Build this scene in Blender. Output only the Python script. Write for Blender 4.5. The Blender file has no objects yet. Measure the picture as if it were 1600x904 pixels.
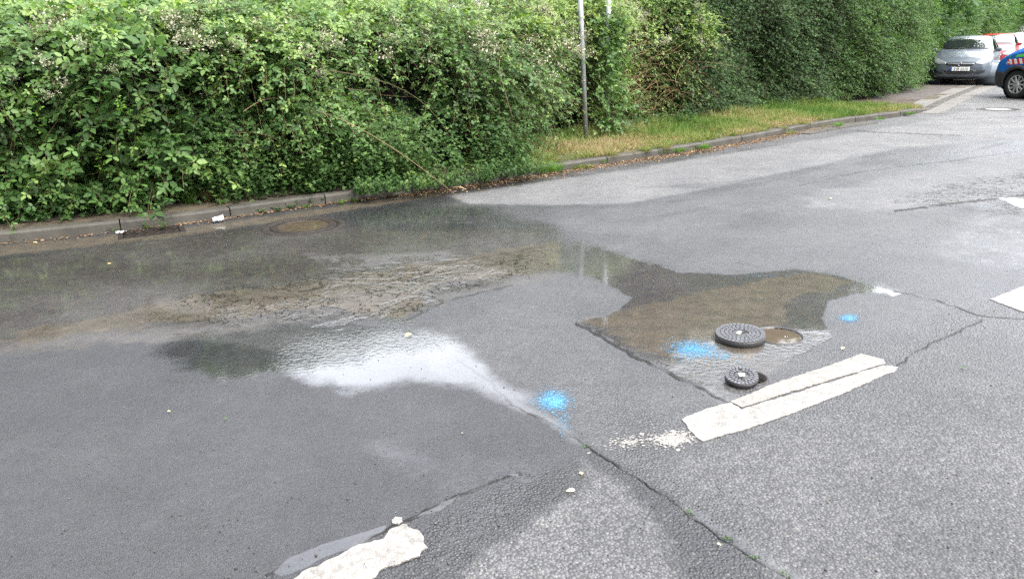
import bpy, math, random
import numpy as np
from math import radians, sin, cos, pi
from mathutils import Vector, Matrix
from mathutils.bvhtree import BVHTree

random.seed(7); rng = np.random.default_rng(7)
S = bpy.context.scene
C = S.collection

# ------------------------------------------------------------------ camera
F, PITCH, ROLL, H = 1200.0, radians(17.9), radians(1.5), 1.6      # focal length in photo pixels, tilt, roll, eye height
fwd = np.array([0, cos(PITCH), -sin(PITCH)])
_r0 = np.array([1.0, 0, 0]); _u0 = np.cross(_r0, fwd)
RT = _r0*cos(ROLL) - _u0*sin(ROLL); UP = _r0*sin(ROLL) + _u0*cos(ROLL)
cam = bpy.data.cameras.new('camera'); cam.lens = 36*F/1600; cam.sensor_width = 36
cam.clip_start = 0.05; cam.clip_end = 2000
co = bpy.data.objects.new('camera', cam); C.objects.link(co)
co.matrix_world = Matrix(((RT[0], UP[0], -fwd[0], 0), (RT[1], UP[1], -fwd[1], 0), (RT[2], UP[2], -fwd[2], H), (0, 0, 0, 1)))
S.camera = co

# ------------------------------------------------------------------ sky, sun, exposure
SUN_EL, SUN_AZ = radians(55), radians(140)
w = bpy.data.worlds.new('World'); S.world = w; w.use_nodes = True
nt = w.node_tree; nt.nodes.clear()
sky = nt.nodes.new('ShaderNodeTexSky'); sky.sky_type = 'NISHITA'; sky.sun_disc = False
sky.sun_elevation = SUN_EL; sky.sun_rotation = SUN_AZ; sky.air_density = 1.0; sky.dust_density = 5.0; sky.ozone_density = 1.0
hs = nt.nodes.new('ShaderNodeHueSaturation'); hs.inputs['Saturation'].default_value = 0.22; hs.inputs['Value'].default_value = 1.0
tcw = nt.nodes.new('ShaderNodeTexCoord'); cn = nt.nodes.new('ShaderNodeTexNoise'); cn.inputs['Scale'].default_value = 2.2; cn.inputs['Detail'].default_value = 5
cr = nt.nodes.new('ShaderNodeMapRange'); cr.inputs['From Min'].default_value = .3; cr.inputs['From Max'].default_value = .7
cr.inputs['To Min'].default_value = .8; cr.inputs['To Max'].default_value = 1.25
mul = nt.nodes.new('ShaderNodeMixRGB'); mul.blend_type = 'MULTIPLY'; mul.inputs[0].default_value = 1
bg = nt.nodes.new('ShaderNodeBackground'); bg.inputs['Strength'].default_value = 0.14
wo = nt.nodes.new('ShaderNodeOutputWorld')
nt.links.new(sky.outputs[0], hs.inputs['Color']); nt.links.new(tcw.outputs['Generated'], cn.inputs['Vector'])
nt.links.new(cn.outputs[0], cr.inputs['Value']); nt.links.new(hs.outputs[0], mul.inputs[1]); nt.links.new(cr.outputs[0], mul.inputs[2])
# a bright break in the overcast stands low in front, beyond the hedge
dt = nt.nodes.new('ShaderNodeVectorMath'); dt.operation = 'DOT_PRODUCT'; dt.inputs[1].default_value = (.17, .87, .46); nt.links.new(tcw.outputs['Generated'], dt.inputs[0])
br = nt.nodes.new('ShaderNodeMapRange'); br.interpolation_type = 'SMOOTHSTEP'; nt.links.new(dt.outputs['Value'], br.inputs[0])
for i_, v_ in enumerate((.1, .95, 1.0, 4.8)): br.inputs[i_+1].default_value = v_
mul2 = nt.nodes.new('ShaderNodeMixRGB'); mul2.blend_type = 'MULTIPLY'; mul2.inputs[0].default_value = 1
nt.links.new(mul.outputs[0], mul2.inputs[1]); nt.links.new(br.outputs[0], mul2.inputs[2])
nt.links.new(mul2.outputs[0], bg.inputs[0]); nt.links.new(bg.outputs[0], wo.inputs[0])
sd = bpy.data.lights.new('sun', 'SUN'); sd.energy = 1.8; sd.angle = radians(12); sd.color = (1.0, 0.96, 0.9)
so = bpy.data.objects.new('sun', sd); C.objects.link(so)
sv = Vector((sin(SUN_AZ)*cos(SUN_EL), cos(SUN_AZ)*cos(SUN_EL), sin(SUN_EL)))
so.rotation_euler = sv.to_track_quat('Z', 'Y').to_euler()
S.view_settings.view_transform = 'Standard'; S.view_settings.look = 'None'; S.view_settings.gamma = 1
S.view_settings.use_curve_mapping = False
S.view_settings.exposure = 1.55
S.render.engine = 'CYCLES'
S.cycles.use_denoising = False
S.cycles.max_bounces = 8; S.cycles.transmission_bounces = 6; S.cycles.diffuse_bounces = 4; S.cycles.glossy_bounces = 3

# ------------------------------------------------------------------ measuring helpers
def G(px, py, z=0.0):
    """ground point (height z) seen at photo pixel px,py"""
    d = fwd + RT*(px-800)/F - UP*(py-452)/F
    t = (z-H)/d[2]
    return np.array([0, 0, H]) + d*t
def proj(P):
    v = np.asarray(P, float) - np.array([0, 0, H])
    z = v@fwd
    return 800+F*(v@RT)/z, 452-F*(v@UP)/z, z
def _hash(ix, iy, s):
    h = (ix.astype(np.int64)*374761393 + iy.astype(np.int64)*668265263 + s*1442695041) & 0x7fffffff
    h = (h ^ (h >> 13))*1274126177 & 0x7fffffff
    return ((h ^ (h >> 16)) & 0xffff)/65535.0
def vnoise(x, y, s=0):
    x = np.asarray(x, float); y = np.asarray(y, float)
    ix = np.floor(x); iy = np.floor(y); fx = x-ix; fy = y-iy
    fx = fx*fx*(3-2*fx); fy = fy*fy*(3-2*fy); ix = ix.astype(np.int64); iy = iy.astype(np.int64)
    a = _hash(ix, iy, s); b = _hash(ix+1, iy, s); c = _hash(ix, iy+1, s); d = _hash(ix+1, iy+1, s)
    return (a*(1-fx)+b*fx)*(1-fy) + (c*(1-fx)+d*fx)*fy
def fbm(x, y, s=0, o=4):
    v = 0; a = .5; t = 0
    for k in range(o):
        v = v + a*vnoise(x*2**k, y*2**k, s+k*17); t += a; a *= .5
    return v/t
def sstep(a, b, x):
    t = np.clip((x-a)/(b-a), 0, 1); return t*t*(3-2*t)
def norm(a):
    return a/np.maximum(np.linalg.norm(a, axis=-1, keepdims=True), 1e-9)

# ------------------------------------------------------------------ object helpers
def tag(o, label=None, cat=None, group=None, kind=None):
    if label: o['label'] = label
    if cat: o['category'] = cat
    if group: o['group'] = group
    if kind: o['kind'] = kind
    return o
def empty(name, loc=(0, 0, 0), rz=0, label=None, cat=None, group=None):
    o = bpy.data.objects.new(name, None); C.objects.link(o); o.location = loc; o.rotation_euler = (0, 0, rz)
    o.empty_display_size = .1
    return tag(o, label, cat, group)
def np_mesh(name, V, Fc, mat, parent=None, rnd=None, smooth=False, attrs=None):
    """V (n,3), Fc (m,k) all polygons of k corners"""
    me = bpy.data.meshes.new(name); V = np.asarray(V, np.float32); Fc = np.asarray(Fc, np.int32); m, k = Fc.shape
    me.vertices.add(len(V)); me.vertices.foreach_set('co', V.ravel())
    me.loops.add(m*k); me.loops.foreach_set('vertex_index', Fc.ravel())
    me.polygons.add(m); me.polygons.foreach_set('loop_start', np.arange(0, m*k, k, dtype=np.int32))
    try: me.polygons.foreach_set('loop_total', np.full(m, k, np.int32))
    except Exception: pass
    if smooth: me.polygons.foreach_set('use_smooth', np.ones(m, bool))
    if rnd is not None:
        a = me.attributes.new('rnd', 'FLOAT', 'POINT'); a.data.foreach_set('value', np.asarray(rnd, np.float32))
    if attrs:
        for n_, arr in attrs.items():
            a = me.attributes.new(n_, 'FLOAT_COLOR', 'POINT'); a.data.foreach_set('color', np.asarray(arr, np.float32).ravel())
    me.materials.append(mat); me.update(calc_edges=True); me.validate()
    o = bpy.data.objects.new(name, me); C.objects.link(o); o.parent = parent
    return o
class MB:
    """collects small shapes and links them as one mesh object"""
    def __init__(s): s.v = []; s.f = []; s.sm = []
    def add(s, vs, fs, smooth=False, M=None):
        b = len(s.v)
        for p in vs: s.v.append(tuple(M @ Vector(p)) if M is not None else tuple(p))
        for f in fs: s.f.append([b+i for i in f]); s.sm.append(smooth)
        return s
    def box(s, c, d, M=None, b=0.0, rz=0):
        x, y, z = [q/2 for q in d]
        R = Matrix.Translation(c) @ Matrix.Rotation(rz, 4, 'Z')
        if M is not None: R = M @ R
        if b <= 0:
            vs = [(i*x, j*y, k*z) for k in (-1, 1) for j in (-1, 1) for i in (-1, 1)]
            fs = [(0, 2, 3, 1), (4, 5, 7, 6), (0, 1, 5, 4), (2, 6, 7, 3), (0, 4, 6, 2), (1, 3, 7, 5)]
            return s.add(vs, fs, False, R)
        ring = [(x-b, y), (x, y-b), (x, -y+b), (x-b, -y), (-x+b, -y), (-x, -y+b), (-x, y-b), (-x+b, y)]
        ri = [(px*(x-b)/x, py*(y-b)/y) for px, py in ring]
        vs = [(a, c_, -z+b) for a, c_ in ring] + [(a, c_, z-b) for a, c_ in ring] + [(a, c_, z) for a, c_ in ri] + [(a, c_, -z) for a, c_ in ri]
        fs = []
        for i in range(8):
            j = (i+1) % 8
            fs += [(i, i+8, j+8, j), (i+8, i+16, j+16, j+8), (i+24, i, j, j+24)]
        fs += [tuple(range(23, 15, -1)), tuple(range(24, 32))]
        return s.add(vs, fs, False, R)
    def lathe(s, prof, n=32, M=None, smooth=True, closed=False):
        vs = []; fs = []; m = len(prof)
        for i in range(n):
            a = 2*pi*i/n
            for r, z in prof: vs.append((r*cos(a), r*sin(a), z))
        for i in range(n):
            j = (i+1) % n
            for k in range(m-1 if not closed else m):
                l = (k+1) % m
                fs.append((i*m+k, j*m+k, j*m+l, i*m+l))
        return s.add(vs, fs, smooth, M)
    def tube(s, pts, r, n=6, M=None, cap=True):
        pts = [Vector(p) for p in pts]; vs = []; fs = []
        rr = r if isinstance(r, (list, tuple)) else [r]*len(pts)
        for i, p in enumerate(pts):
            t = (pts[min(i+1, len(pts)-1)] - pts[max(i-1, 0)]).normalized()
            a = t.orthogonal() if abs(t.z) > .95 else t.cross(Vector((0, 0, 1)))
            a.normalize(); b = t.cross(a)
            for k in range(n):
                q = 2*pi*k/n; vs.append(p + (a*cos(q)+b*sin(q))*rr[i])
        for i in range(len(pts)-1):
            for k in range(n):
                l = (k+1) % n; fs.append((i*n+k, i*n+l, (i+1)*n+l, (i+1)*n+k))
        if cap: fs += [tuple(range(n-1, -1, -1)), tuple(range((len(pts)-1)*n, len(pts)*n))]
        return s.add(vs, fs, True, M)
    def prism(s, poly, z0, z1, M=None, bevel=0):
        n = len(poly)
        vs = [(x, y, z0) for x, y in poly] + [(x, y, z1) for x, y in poly]
        fs = [(i, (i+1) % n, n+(i+1) % n, n+i) for i in range(n)]
        fs += [tuple(range(n, 2*n)), tuple(range(n-1, -1, -1))]
        return s.add(vs, fs, False, M)
    def build(s, name, mat, parent=None, loc=None):
        me = bpy.data.meshes.new(name); me.from_pydata(s.v, [], s.f)
        me.polygons.foreach_set('use_smooth', s.sm); me.materials.append(mat); me.update()
        o = bpy.data.objects.new(name, me); C.objects.link(o); o.parent = parent
        if loc is not None: o.location = loc
        return o

# ------------------------------------------------------------------ material helpers
class NT:
    def __init__(s, name):
        s.m = bpy.data.materials.new(name); s.m.use_nodes = True; s.t = s.m.node_tree; s.t.nodes.clear()
        s.out = s.t.nodes.new('ShaderNodeOutputMaterial'); s._c = None
    def n(s, typ, **kw):
        nd = s.t.nodes.new(typ)
        for k, v in kw.items(): setattr(nd, k, v)
        return nd
    def set(s, sock, v):
        if isinstance(v, bpy.types.NodeSocket): s.t.links.new(v, sock)
        elif isinstance(v, (tuple, list)) and len(v) == 3 and sock.type == 'RGBA': sock.default_value = (*v, 1)
        else: sock.default_value = v
    @property
    def co(s):
        if s._c is None: s._c = s.n('ShaderNodeTexCoord').outputs['Object']
        return s._c
    def math(s, op, a, b=0.0, c=0.0, clamp=False):
        nd = s.n('ShaderNodeMath', operation=op, use_clamp=clamp)
        s.set(nd.inputs[0], a); s.set(nd.inputs[1], b); s.set(nd.inputs[2], c); return nd.outputs[0]
    def mix(s, f, a, b, mode='MIX'):
        nd = s.n('ShaderNodeMixRGB', blend_type=mode); s.set(nd.inputs[0], f); s.set(nd.inputs[1], a); s.set(nd.inputs[2], b); return nd.outputs[0]
    def mr(s, v, a, b, c=0.0, d=1.0, smooth=False):
        nd = s.n('ShaderNodeMapRange'); nd.interpolation_type = 'SMOOTHSTEP' if smooth else 'LINEAR'
        for i, q in enumerate((v, a, b, c, d)): s.set(nd.inputs[i], q)
        return nd.outputs[0]
    def noise(s, scale, detail=3, rough=.5, vec=None, dist=0.0):
        nd = s.n('ShaderNodeTexNoise'); s.set(nd.inputs['Vector'], vec if vec is not None else s.co)
        nd.inputs['Scale'].default_value = scale; nd.inputs['Detail'].default_value = detail; nd.inputs['Roughness'].default_value = rough
        nd.inputs['Distortion'].default_value = dist; return nd.outputs[0]
    def vor(s, scale, feature='F1', vec=None, rnd=1.0):
        nd = s.n('ShaderNodeTexVoronoi', feature=feature); s.set(nd.inputs['Vector'], vec if vec is not None else s.co)
        nd.inputs['Scale'].default_value = scale; nd.inputs['Randomness'].default_value = rnd; return nd
    def bump(s, h, strength=1.0, dist=.01, nrm=None):
        nd = s.n('ShaderNodeBump'); s.set(nd.inputs['Strength'], strength); s.set(nd.inputs['Distance'], dist); s.set(nd.inputs['Height'], h)
        if nrm is not None: s.set(nd.inputs['Normal'], nrm)
        return nd.outputs[0]
    def attr(s, name):
        return s.n('ShaderNodeAttribute', attribute_name=name)
    def bsdf(s, **kw):
        nd = s.n('ShaderNodeBsdfPrincipled')
        for k, v in kw.items(): s.set(nd.inputs[k.replace('_', ' ')], v)
        s.t.links.new(nd.outputs[0], s.out.inputs[0]); return nd

def simple(name, col, rough=.5, metal=0.0, var=.12, scale=8, bump=0.0, bscale=60, coat=0.0, spec=.5):
    m = NT(name); nz = m.noise(scale, 4)
    c = m.mix(m.mr(nz, .3, .7), tuple(q*(1-var) for q in col), tuple(min(1, q*(1+var)) for q in col))
    kw = dict(Base_Color=c, Roughness=m.mr(m.noise(scale*3, 3), .3, .7, max(0, rough-.06), min(1, rough+.08)), Metallic=metal, Specular_IOR_Level=spec, Coat_Weight=coat, Coat_Roughness=.05)
    if bump: kw['Normal'] = m.bump(m.noise(bscale, 4), .6, bump)
    m.bsdf(**kw); return m.m

def leaf_mat(name, cols, trans=.3, rough=.5, spec=.4, nscale=.8):
    spec *= .6; rough = min(.9, rough+.08)
    """foliage: colour by leaf through a ramp, plus slow patches of tone"""
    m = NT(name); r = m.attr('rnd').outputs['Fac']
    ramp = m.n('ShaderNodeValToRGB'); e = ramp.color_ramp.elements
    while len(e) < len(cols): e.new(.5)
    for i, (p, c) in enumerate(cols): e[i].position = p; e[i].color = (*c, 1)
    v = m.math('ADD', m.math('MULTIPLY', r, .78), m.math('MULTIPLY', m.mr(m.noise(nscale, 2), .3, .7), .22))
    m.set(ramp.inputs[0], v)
    p = m.bsdf(Base_Color=ramp.outputs[0], Roughness=rough, Specular_IOR_Level=spec)
    t = m.n('ShaderNodeBsdfTranslucent'); m.set(t.inputs[0], m.mix(1.0, ramp.outputs[0], (1.5, 1.6, .7), 'MULTIPLY'))
    mx = m.n('ShaderNodeMixShader'); mx.inputs[0].default_value = trans
    m.t.links.new(p.outputs[0], mx.inputs[1]); m.t.links.new(t.outputs[0], mx.inputs[2]); m.t.links.new(mx.outputs[0], m.out.inputs[0])
    return m.m

# ------------------------------------------------------------------ asphalt
def asphalt():
    m = NT('asphalt')
    A = m.attr('surfA'); B = m.attr('surfB')
    sa = m.n('ShaderNodeSeparateColor'); m.set(sa.inputs[0], A.outputs['Color']); sb = m.n('ShaderNodeSeparateColor'); m.set(sb.inputs[0], B.outputs['Color'])
    wet, pud, mud, tone = sa.outputs[0], sa.outputs[1], sa.outputs[2], A.outputs['Alpha']
    coarse, gator, crack, ripple = sb.outputs[0], sb.outputs[1], sb.outputs[2], B.outputs['Alpha']
    wv = m.n('ShaderNodeVectorMath', operation='ADD'); nz = m.n('ShaderNodeTexNoise'); m.set(nz.inputs['Vector'], m.co); nz.inputs['Scale'].default_value = 60
    sc = m.n('ShaderNodeVectorMath', operation='SCALE'); m.set(sc.inputs[0], nz.outputs['Color']); sc.inputs['Scale'].default_value = .006
    m.set(wv.inputs[0], m.co); m.set(wv.inputs[1], sc.outputs[0])
    v1 = m.vor(85, vec=wv.outputs[0]); v2 = m.vor(170, vec=wv.outputs[0])
    f = m.noise(420, 2)
    stoneC = m.n('ShaderNodeSeparateColor'); m.set(stoneC.inputs[0], v1.outputs['Color'])
    stoneF = m.n('ShaderNodeSeparateColor'); m.set(stoneF.inputs[0], v2.outputs['Color'])
    hC = m.math('SUBTRACT', 1.0, m.math('MULTIPLY', v1.outputs['Distance'], 1.5), clamp=True)
    hC = m.math('ADD', hC, m.math('MULTIPLY', stoneC.outputs[0], .45))
    hF = m.math('SUBTRACT', 1.0, m.math('MULTIPLY', v2.outputs['Distance'], 1.5), clamp=True)
    hF = m.math('ADD', hF, m.math('MULTIPLY', stoneF.outputs[0], .35))
    mixh = lambda a, b: m.math('ADD', m.math('MULTIPLY', a, m.math('SUBTRACT', 1.0, coarse)), m.math('MULTIPLY', b, coarse))
    h = mixh(m.math('MULTIPLY', hF, .62), hC)
    big = m.noise(26, 3)
    h = m.math('ADD', h, m.math('MULTIPLY', big, .5))
    h = m.math('ADD', h, m.math('MULTIPLY', f, .12))
    # water creeps between the grains
    low = m.math('ADD', m.math('MULTIPLY', h, .62), m.math('MULTIPLY', m.noise(5, 5, .6), .42))
    cover = m.mr(m.math('SUBTRACT', m.math('MULTIPLY', pud, 1.55), low), -.12, .62)
    # colours
    sv_ = mixh(stoneF.outputs[1], stoneC.outputs[1])
    base = m.mix(tone, (.034, .035, .041), (.15, .152, .156))
    base = m.mix(1.0, base, m.mix(sv_, (.7, .7, .71), (1.3, 1.28, 1.23)), 'MULTIPLY')
    base = m.mix(1.0, base, m.mix(m.mr(m.noise(1.7, 5, .6), .3, .7), (.78, .78, .8), (1.18, 1.17, 1.15)), 'MULTIPLY')
    base = m.mix(1.0, base, m.mr(m.noise(11, 4, .6), .3, .7, .85, 1.14), 'MULTIPLY')
    pale = m.math('MULTIPLY', m.math('GREATER_THAN', mixh(stoneF.outputs[2], stoneC.outputs[2]), .95), .32)
    base = m.mix(pale, base, (.2, .19, .17))
    pit = m.mr(mixh(hF, hC), .2, .62, .42, 1.0)
    base = m.mix(1.0, base, pit, 'MULTIPLY')
    base = m.mix(1.0, base, m.mr(wet, 0, 1, 1.0, .5), 'MULTIPLY')
    mudc = m.mix(m.mr(m.noise(9, 6, .65), .3, .7), (.040, .035, .026), (.085, .068, .049))
    mudf = m.mr(m.math('SUBTRACT', m.math('ADD', mud, m.math('MULTIPLY', m.noise(14, 5, .65), .6)), m.math('MULTIPLY', h, .28)), .35, .85, smooth=True)
    mudf = m.math('MULTIPLY', mudf, m.mr(mud, 0, .15))
    base = m.mix(m.math('MULTIPLY', mudf, .85), base, mudc)
    # cracks
    ge = m.vor(7.5, 'DISTANCE_TO_EDGE', vec=None); gd = m.n('ShaderNodeVectorMath', operation='ADD')
    n2 = m.n('ShaderNodeTexNoise'); m.set(n2.inputs['Vector'], m.co); n2.inputs['Scale'].default_value = 9; n2.inputs['Detail'].default_value = 4
    s2 = m.n('ShaderNodeVectorMath', operation='SCALE'); m.set(s2.inputs[0], n2.outputs['Color']); s2.inputs['Scale'].default_value = .3
    m.set(gd.inputs[0], m.co); m.set(gd.inputs[1], s2.outputs[0]); m.set(ge.inputs['Vector'], gd.outputs[0])
    gl = m.math('MULTIPLY', m.mr(ge.outputs['Distance'], .01, .045, 1.0, 0.0), m.math('MULTIPLY', gator, m.mr(m.noise(3.3, 4), .34, .5)))
    ck = m.math('MAXIMUM', gl, crack)
    base = m.mix(m.math('MULTIPLY', ck, .76), base, (.014, .012, .011))
    hh = m.math('SUBTRACT', h, m.math('MULTIPLY', ck, 2.5))
    amp = m.mr(coarse, 0, 1, .0042, .0064)
    nb = m.bump(hh, 1.0, amp)
    # water surface: light ripples
    rp = m.math('ADD', m.noise(34, 2), m.math('MULTIPLY', m.noise(95, 2), .4))
    nw = m.bump(m.math('MULTIPLY', rp, ripple), 1.0, .006)
    dry = m.mr(wet, 0, 1, .8, .33)
    m.bsdf(Base_Color=base, Roughness=dry, Normal=nb, Specular_IOR_Level=m.math('MULTIPLY', m.mr(cover, 0, 1, .5, .05), m.mr(ck, 0, 1, 1, .1)),
           Coat_Weight=cover, Coat_Roughness=.03, Coat_IOR=1.5, Coat_Normal=nw)
    return m.m

# mask helpers: outlines measured on the photo, stored as attributes of the road's own vertices
def seg_dist(X, Y, pts, closed=True, ky=2.4):
    d = np.full(X.shape, 1e9); n = len(pts)
    for i in range(n if closed else n-1):
        x0, y0 = pts[i]; x1, y1 = pts[(i+1) % n]
        ax, ay = x1-x0, (y1-y0)*ky; bx, by = X-x0, (Y-y0)*ky
        t = np.clip((bx*ax+by*ay)/(ax*ax+ay*ay+1e-9), 0, 1)
        d = np.minimum(d, np.hypot(bx-t*ax, by-t*ay))
    return d
def inside(X, Y, pts):
    r = np.zeros(X.shape, bool); n = len(pts)
    for i in range(n):
        x0, y0 = pts[i]; x1, y1 = pts[(i+1) % n]
        if y0 == y1: continue
        c = (y0 > Y) != (y1 > Y)
        r ^= c & (X < (x1-x0)*(Y-y0)/(y1-y0)+x0)
    return r
def region(X, Y, pts, soft):
    xs = [p[0] for p in pts]; ys = [p[1] for p in pts]; o = np.zeros(X.shape)
    k = (X > min(xs)-soft*2) & (X < max(xs)+soft*2) & (Y > min(ys)-soft*2) & (Y < max(ys)+soft*2)
    if not k.any(): return o
    x, y = X[k], Y[k]; d = seg_dist(x, y, pts)*np.where(inside(x, y, pts), 1, -1)
    o[k] = sstep(-soft, soft, d); return o
def line(X, Y, pts, wd):
    xs = [p[0] for p in pts]; ys = [p[1] for p in pts]; o = np.zeros(X.shape)
    k = (X > min(xs)-30) & (X < max(xs)+30) & (Y > min(ys)-30) & (Y < max(ys)+30)
    if not k.any(): return o
    o[k] = 1-sstep(wd*.5, wd*1.4, seg_dist(X[k], Y[k], pts, False, 1.6)); return o

# three openings in the road: two valve shafts and the gully
BIGH = G(1216, 524); BIGR = .128
SMALLH = G(1174, 590); SMALLR = .072
GULC = G(237, 362); GA = math.atan2(G(300, 348)[1]-G(93, 372)[1], G(300, 348)[0]-G(93, 372)[0])
GUL = (.25, .15)                                # half size of the gully opening

def make_road(mat):
    az = np.concatenate([np.linspace(-80, -40, 60)[:-1], np.linspace(-40, 40, 1150), np.linspace(40, 80, 60)[1:]])
    dep = np.concatenate([np.linspace(1200, 1100, 10), np.arange(1098, 470, -1.3), np.arange(470, 62, -.9)])   # pixel rows set the ring spacing
    ang = PITCH + np.arctan((dep-452)/F)
    rad = H/np.tan(np.clip(ang, .018, 1.4)); rad = rad[rad < 95]; rad = np.concatenate([[0.05, .35, .6], rad[rad > .7]])
    a, r = np.meshgrid(np.radians(az), rad)
    X, Y = r*np.sin(a), r*np.cos(a); nr, nc = X.shape
    V = np.stack([X.ravel(), Y.ravel(), np.zeros(X.size)], 1)
    PX, PY, Z = proj(V); bad = Z < .2; PX[bad] = -5000; PY[bad] = 3000
    gx, gy = V[:, 0], V[:, 1]
    wx = (fbm(gx*2.2, gy*2.2, 3)-.5); wy = (fbm(gx*2.2, gy*2.2, 9)-.5)
    fx = (fbm(gx*11, gy*11, 5, 3)-.5); fy = (fbm(gx*11, gy*11, 6, 3)-.5)
    k = np.clip((PY-60)/500, .15, 1.3)
    WX = PX+(wx*70+fx*30)*k; WY = PY+(wy*26+fy*13)*k
    reg = lambda pts, soft: region(WX, WY, pts, soft)
    reg2 = lambda pts, soft: region(PX+wx*30+fx*26*k, PY+wy*14+fy*10*k, pts, soft)
    sharp = lambda pts, soft: region(PX+fx*14*k, PY+fy*6*k, pts, soft)
    # ---- wetness
    wet = np.full(X.size, .72)
    wet += (fbm(gx*.9, gy*.9, 21)-.5)*.8+(fbm(gx*3.5, gy*3.5, 22)-.5)*.4
    D1 = reg([(905, 718), (960, 745), (1015, 790), (1050, 850), (1090, 980), (640, 1050), (740, 890), (840, 830), (885, 770)], 22)
    D2 = reg([(1060, 720), (1250, 655), (1400, 625), (1700, 600), (1700, 1000), (1290, 1000), (1170, 800), (1040, 735)], 40)
    D3 = sharp([(700, 306), (800, 291), (1000, 262), (1430, 192), (1750, 120), (1750, 205), (1400, 232), (1260, 262), (1100, 296), (980, 318), (860, 320), (730, 318)], 6)
    D4 = reg([(1240, 308), (1400, 272), (1650, 235), (1650, 305), (1490, 318), (1400, 332), (1270, 318)], 12)
    far = sstep(240, 160, PY); FP = sharp([(1490, 163), (1560, 158), (1660, 162), (1660, 174), (1540, 172)], 3)
    dryness = np.maximum.reduce([D1, D2*.85, D3*.85, D4*.75, far*.85])
    streak = sstep(.5, .62, fbm(gx*.9+gy*.5, (gy-gx*.78)*3.2, 31))
    dryness = np.maximum(dryness, .55*streak*sstep(420, 330, PY)*sstep(800, 1000, PX))
    wet = np.clip(wet*(1-dryness), 0, 1)
    for pl in ([(1000, 292), (1130, 283), (1300, 262), (1230, 272), (1120, 296)], [(850, 270), (940, 262), (900, 270)]):
        wet = np.maximum(wet, sharp(pl, 4)*.6)
    # ---- standing water
    P1 = reg2([(-900, 560), (-900, 430), (0, 386), (200, 366), (420, 341), (700, 300), (735, 318), (800, 330), (870, 348), (890, 372), (950, 385), (1000, 403),
              (1060, 424), (1150, 428), (1240, 420), (1310, 430), (1400, 455), (1340, 458), (1292, 466), (1280, 500), (1290, 530), (1230, 562), (1150, 580), (1090, 596),
              (1150, 632), (1130, 628), (1000, 556), (900, 505), (955, 488), (975, 468), (930, 442), (880, 431), (830, 434), (790, 452), (700, 466), (655, 492),
              (640, 510), (500, 506), (380, 510), (250, 516), (100, 532), (0, 545)], 36)
    trench = sharp([(902, 505), (968, 484), (985, 466), (940, 438), (870, 415), (800, 395), (800, 350), (880, 368), (960, 394), (1060, 424), (1150, 428), (1240, 420), (1320, 432), (1402, 457), (1340, 459), (1295, 470), (1285, 500), (1300, 528),
                    (1240, 560), (1150, 625), (1148, 634), (1080, 598), (1000, 556)], 5)
    trench = trench*sstep(800, 960, PX+fx*60)
    P2 = reg([(270, 520), (520, 500), (640, 516), (700, 530), (765, 575), (835, 636), (800, 632), (740, 606), (640, 598), (560, 606), (480, 585), (440, 580), (360, 590), (290, 575), (240, 548)], 62)
    P3 = sharp([(640, 520), (700, 545), (770, 592), (830, 632), (880, 660), (918, 700), (890, 690), (840, 655), (790, 632), (740, 600), (690, 560)], 24)
    P4 = sharp([(425, 895), (455, 868), (500, 850), (560, 832), (604, 820), (594, 832), (530, 860), (480, 884), (440, 900)], 4)
    P5 = sharp([(1050, 782), (1110, 802), (1150, 835), (1240, 888), (1300, 925), (1240, 915), (1160, 862), (1100, 822)], 10)
    P6 = sharp([(795, 741), (816, 735), (812, 745)], 4)+sharp([(640, 812), (680, 790), (720, 772), (690, 796)], 3)
    P7 = sharp([(1562, 309), (1640, 314), (1640, 332), (1590, 322)], 4)+sharp([(1380, 453), (1410, 457), (1396, 462)], 3)
    pud = np.maximum.reduce([P1*(.62+.6*(fbm(gx*1.6, gy*1.6, 44)-.4)), trench*(.8-.3*sstep(520, 585, PY)+.3*(fbm(gx*3, gy*3, 45)-.4)), P2*(1.1+.5*(fbm(gx*6, gy*6, 46)-.5)), P3*.75, P4*1.1, P5*.6, P6*.8, P7])
    # shining rough bands inside the brown water (grains standing out of it)
    out = reg([(480, 398), (700, 392), (690, 405), (520, 420)], 8)*.5+reg([(560, 448), (760, 425), (720, 450), (600, 480), (420, 500), (360, 492)], 10)*.45 + reg([(250, 470), (340, 470), (330, 486), (255, 486)], 8)*.5
    stk = sstep(.5, .62, fbm(gx*4+gy*2+wx*6, (gy-gx*.5)*9+wy*9, 81, 4)); glz = reg([(500, 400), (700, 396), (800, 420), (760, 440), (640, 480), (560, 512), (380, 505), (340, 480), (480, 462), (520, 430)], 16)
    pud = np.clip(pud-out*.55, 0, 1.1); pud = np.maximum(pud*(1-.25*glz), glz*stk*.95)
    # damp sheen zones with grains partly drowned
    sheen = reg([(1350, 330), (1560, 318), (1700, 330), (1700, 450), (1500, 440), (1380, 390)], 80)*.24+reg([(620, 700), (900, 700), (840, 800), (760, 900), (680, 960), (640, 880), (680, 800)], 60)*.3
    sheen *= 1.25; sheen += reg([(820, 560), (1000, 570), (1100, 660), (960, 680), (860, 640)], 40)*.22 + reg([(-100, 560), (500, 600), (700, 640), (600, 800), (-100, 900)], 80)*.26
    sheen += reg([(940, 735), (1050, 790), (1170, 850), (1260, 950), (1130, 950), (1080, 860), (1020, 790)], 14)*.3
    pud = np.maximum(pud, sheen)
    # ---- mud
    M1 = reg([(-50, 545), (60, 505), (300, 462), (480, 432), (600, 424), (720, 402), (880, 372), (890, 398), (840, 430), (700, 446), (640, 500), (500, 482), (350, 495), (100, 530)], 16)
    M2 = reg([(905, 505), (960, 480), (1080, 452), (1250, 430), (1350, 440), (1250, 470), (1215, 515), (1180, 560), (1100, 570), (1000, 550)], 14)
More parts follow.
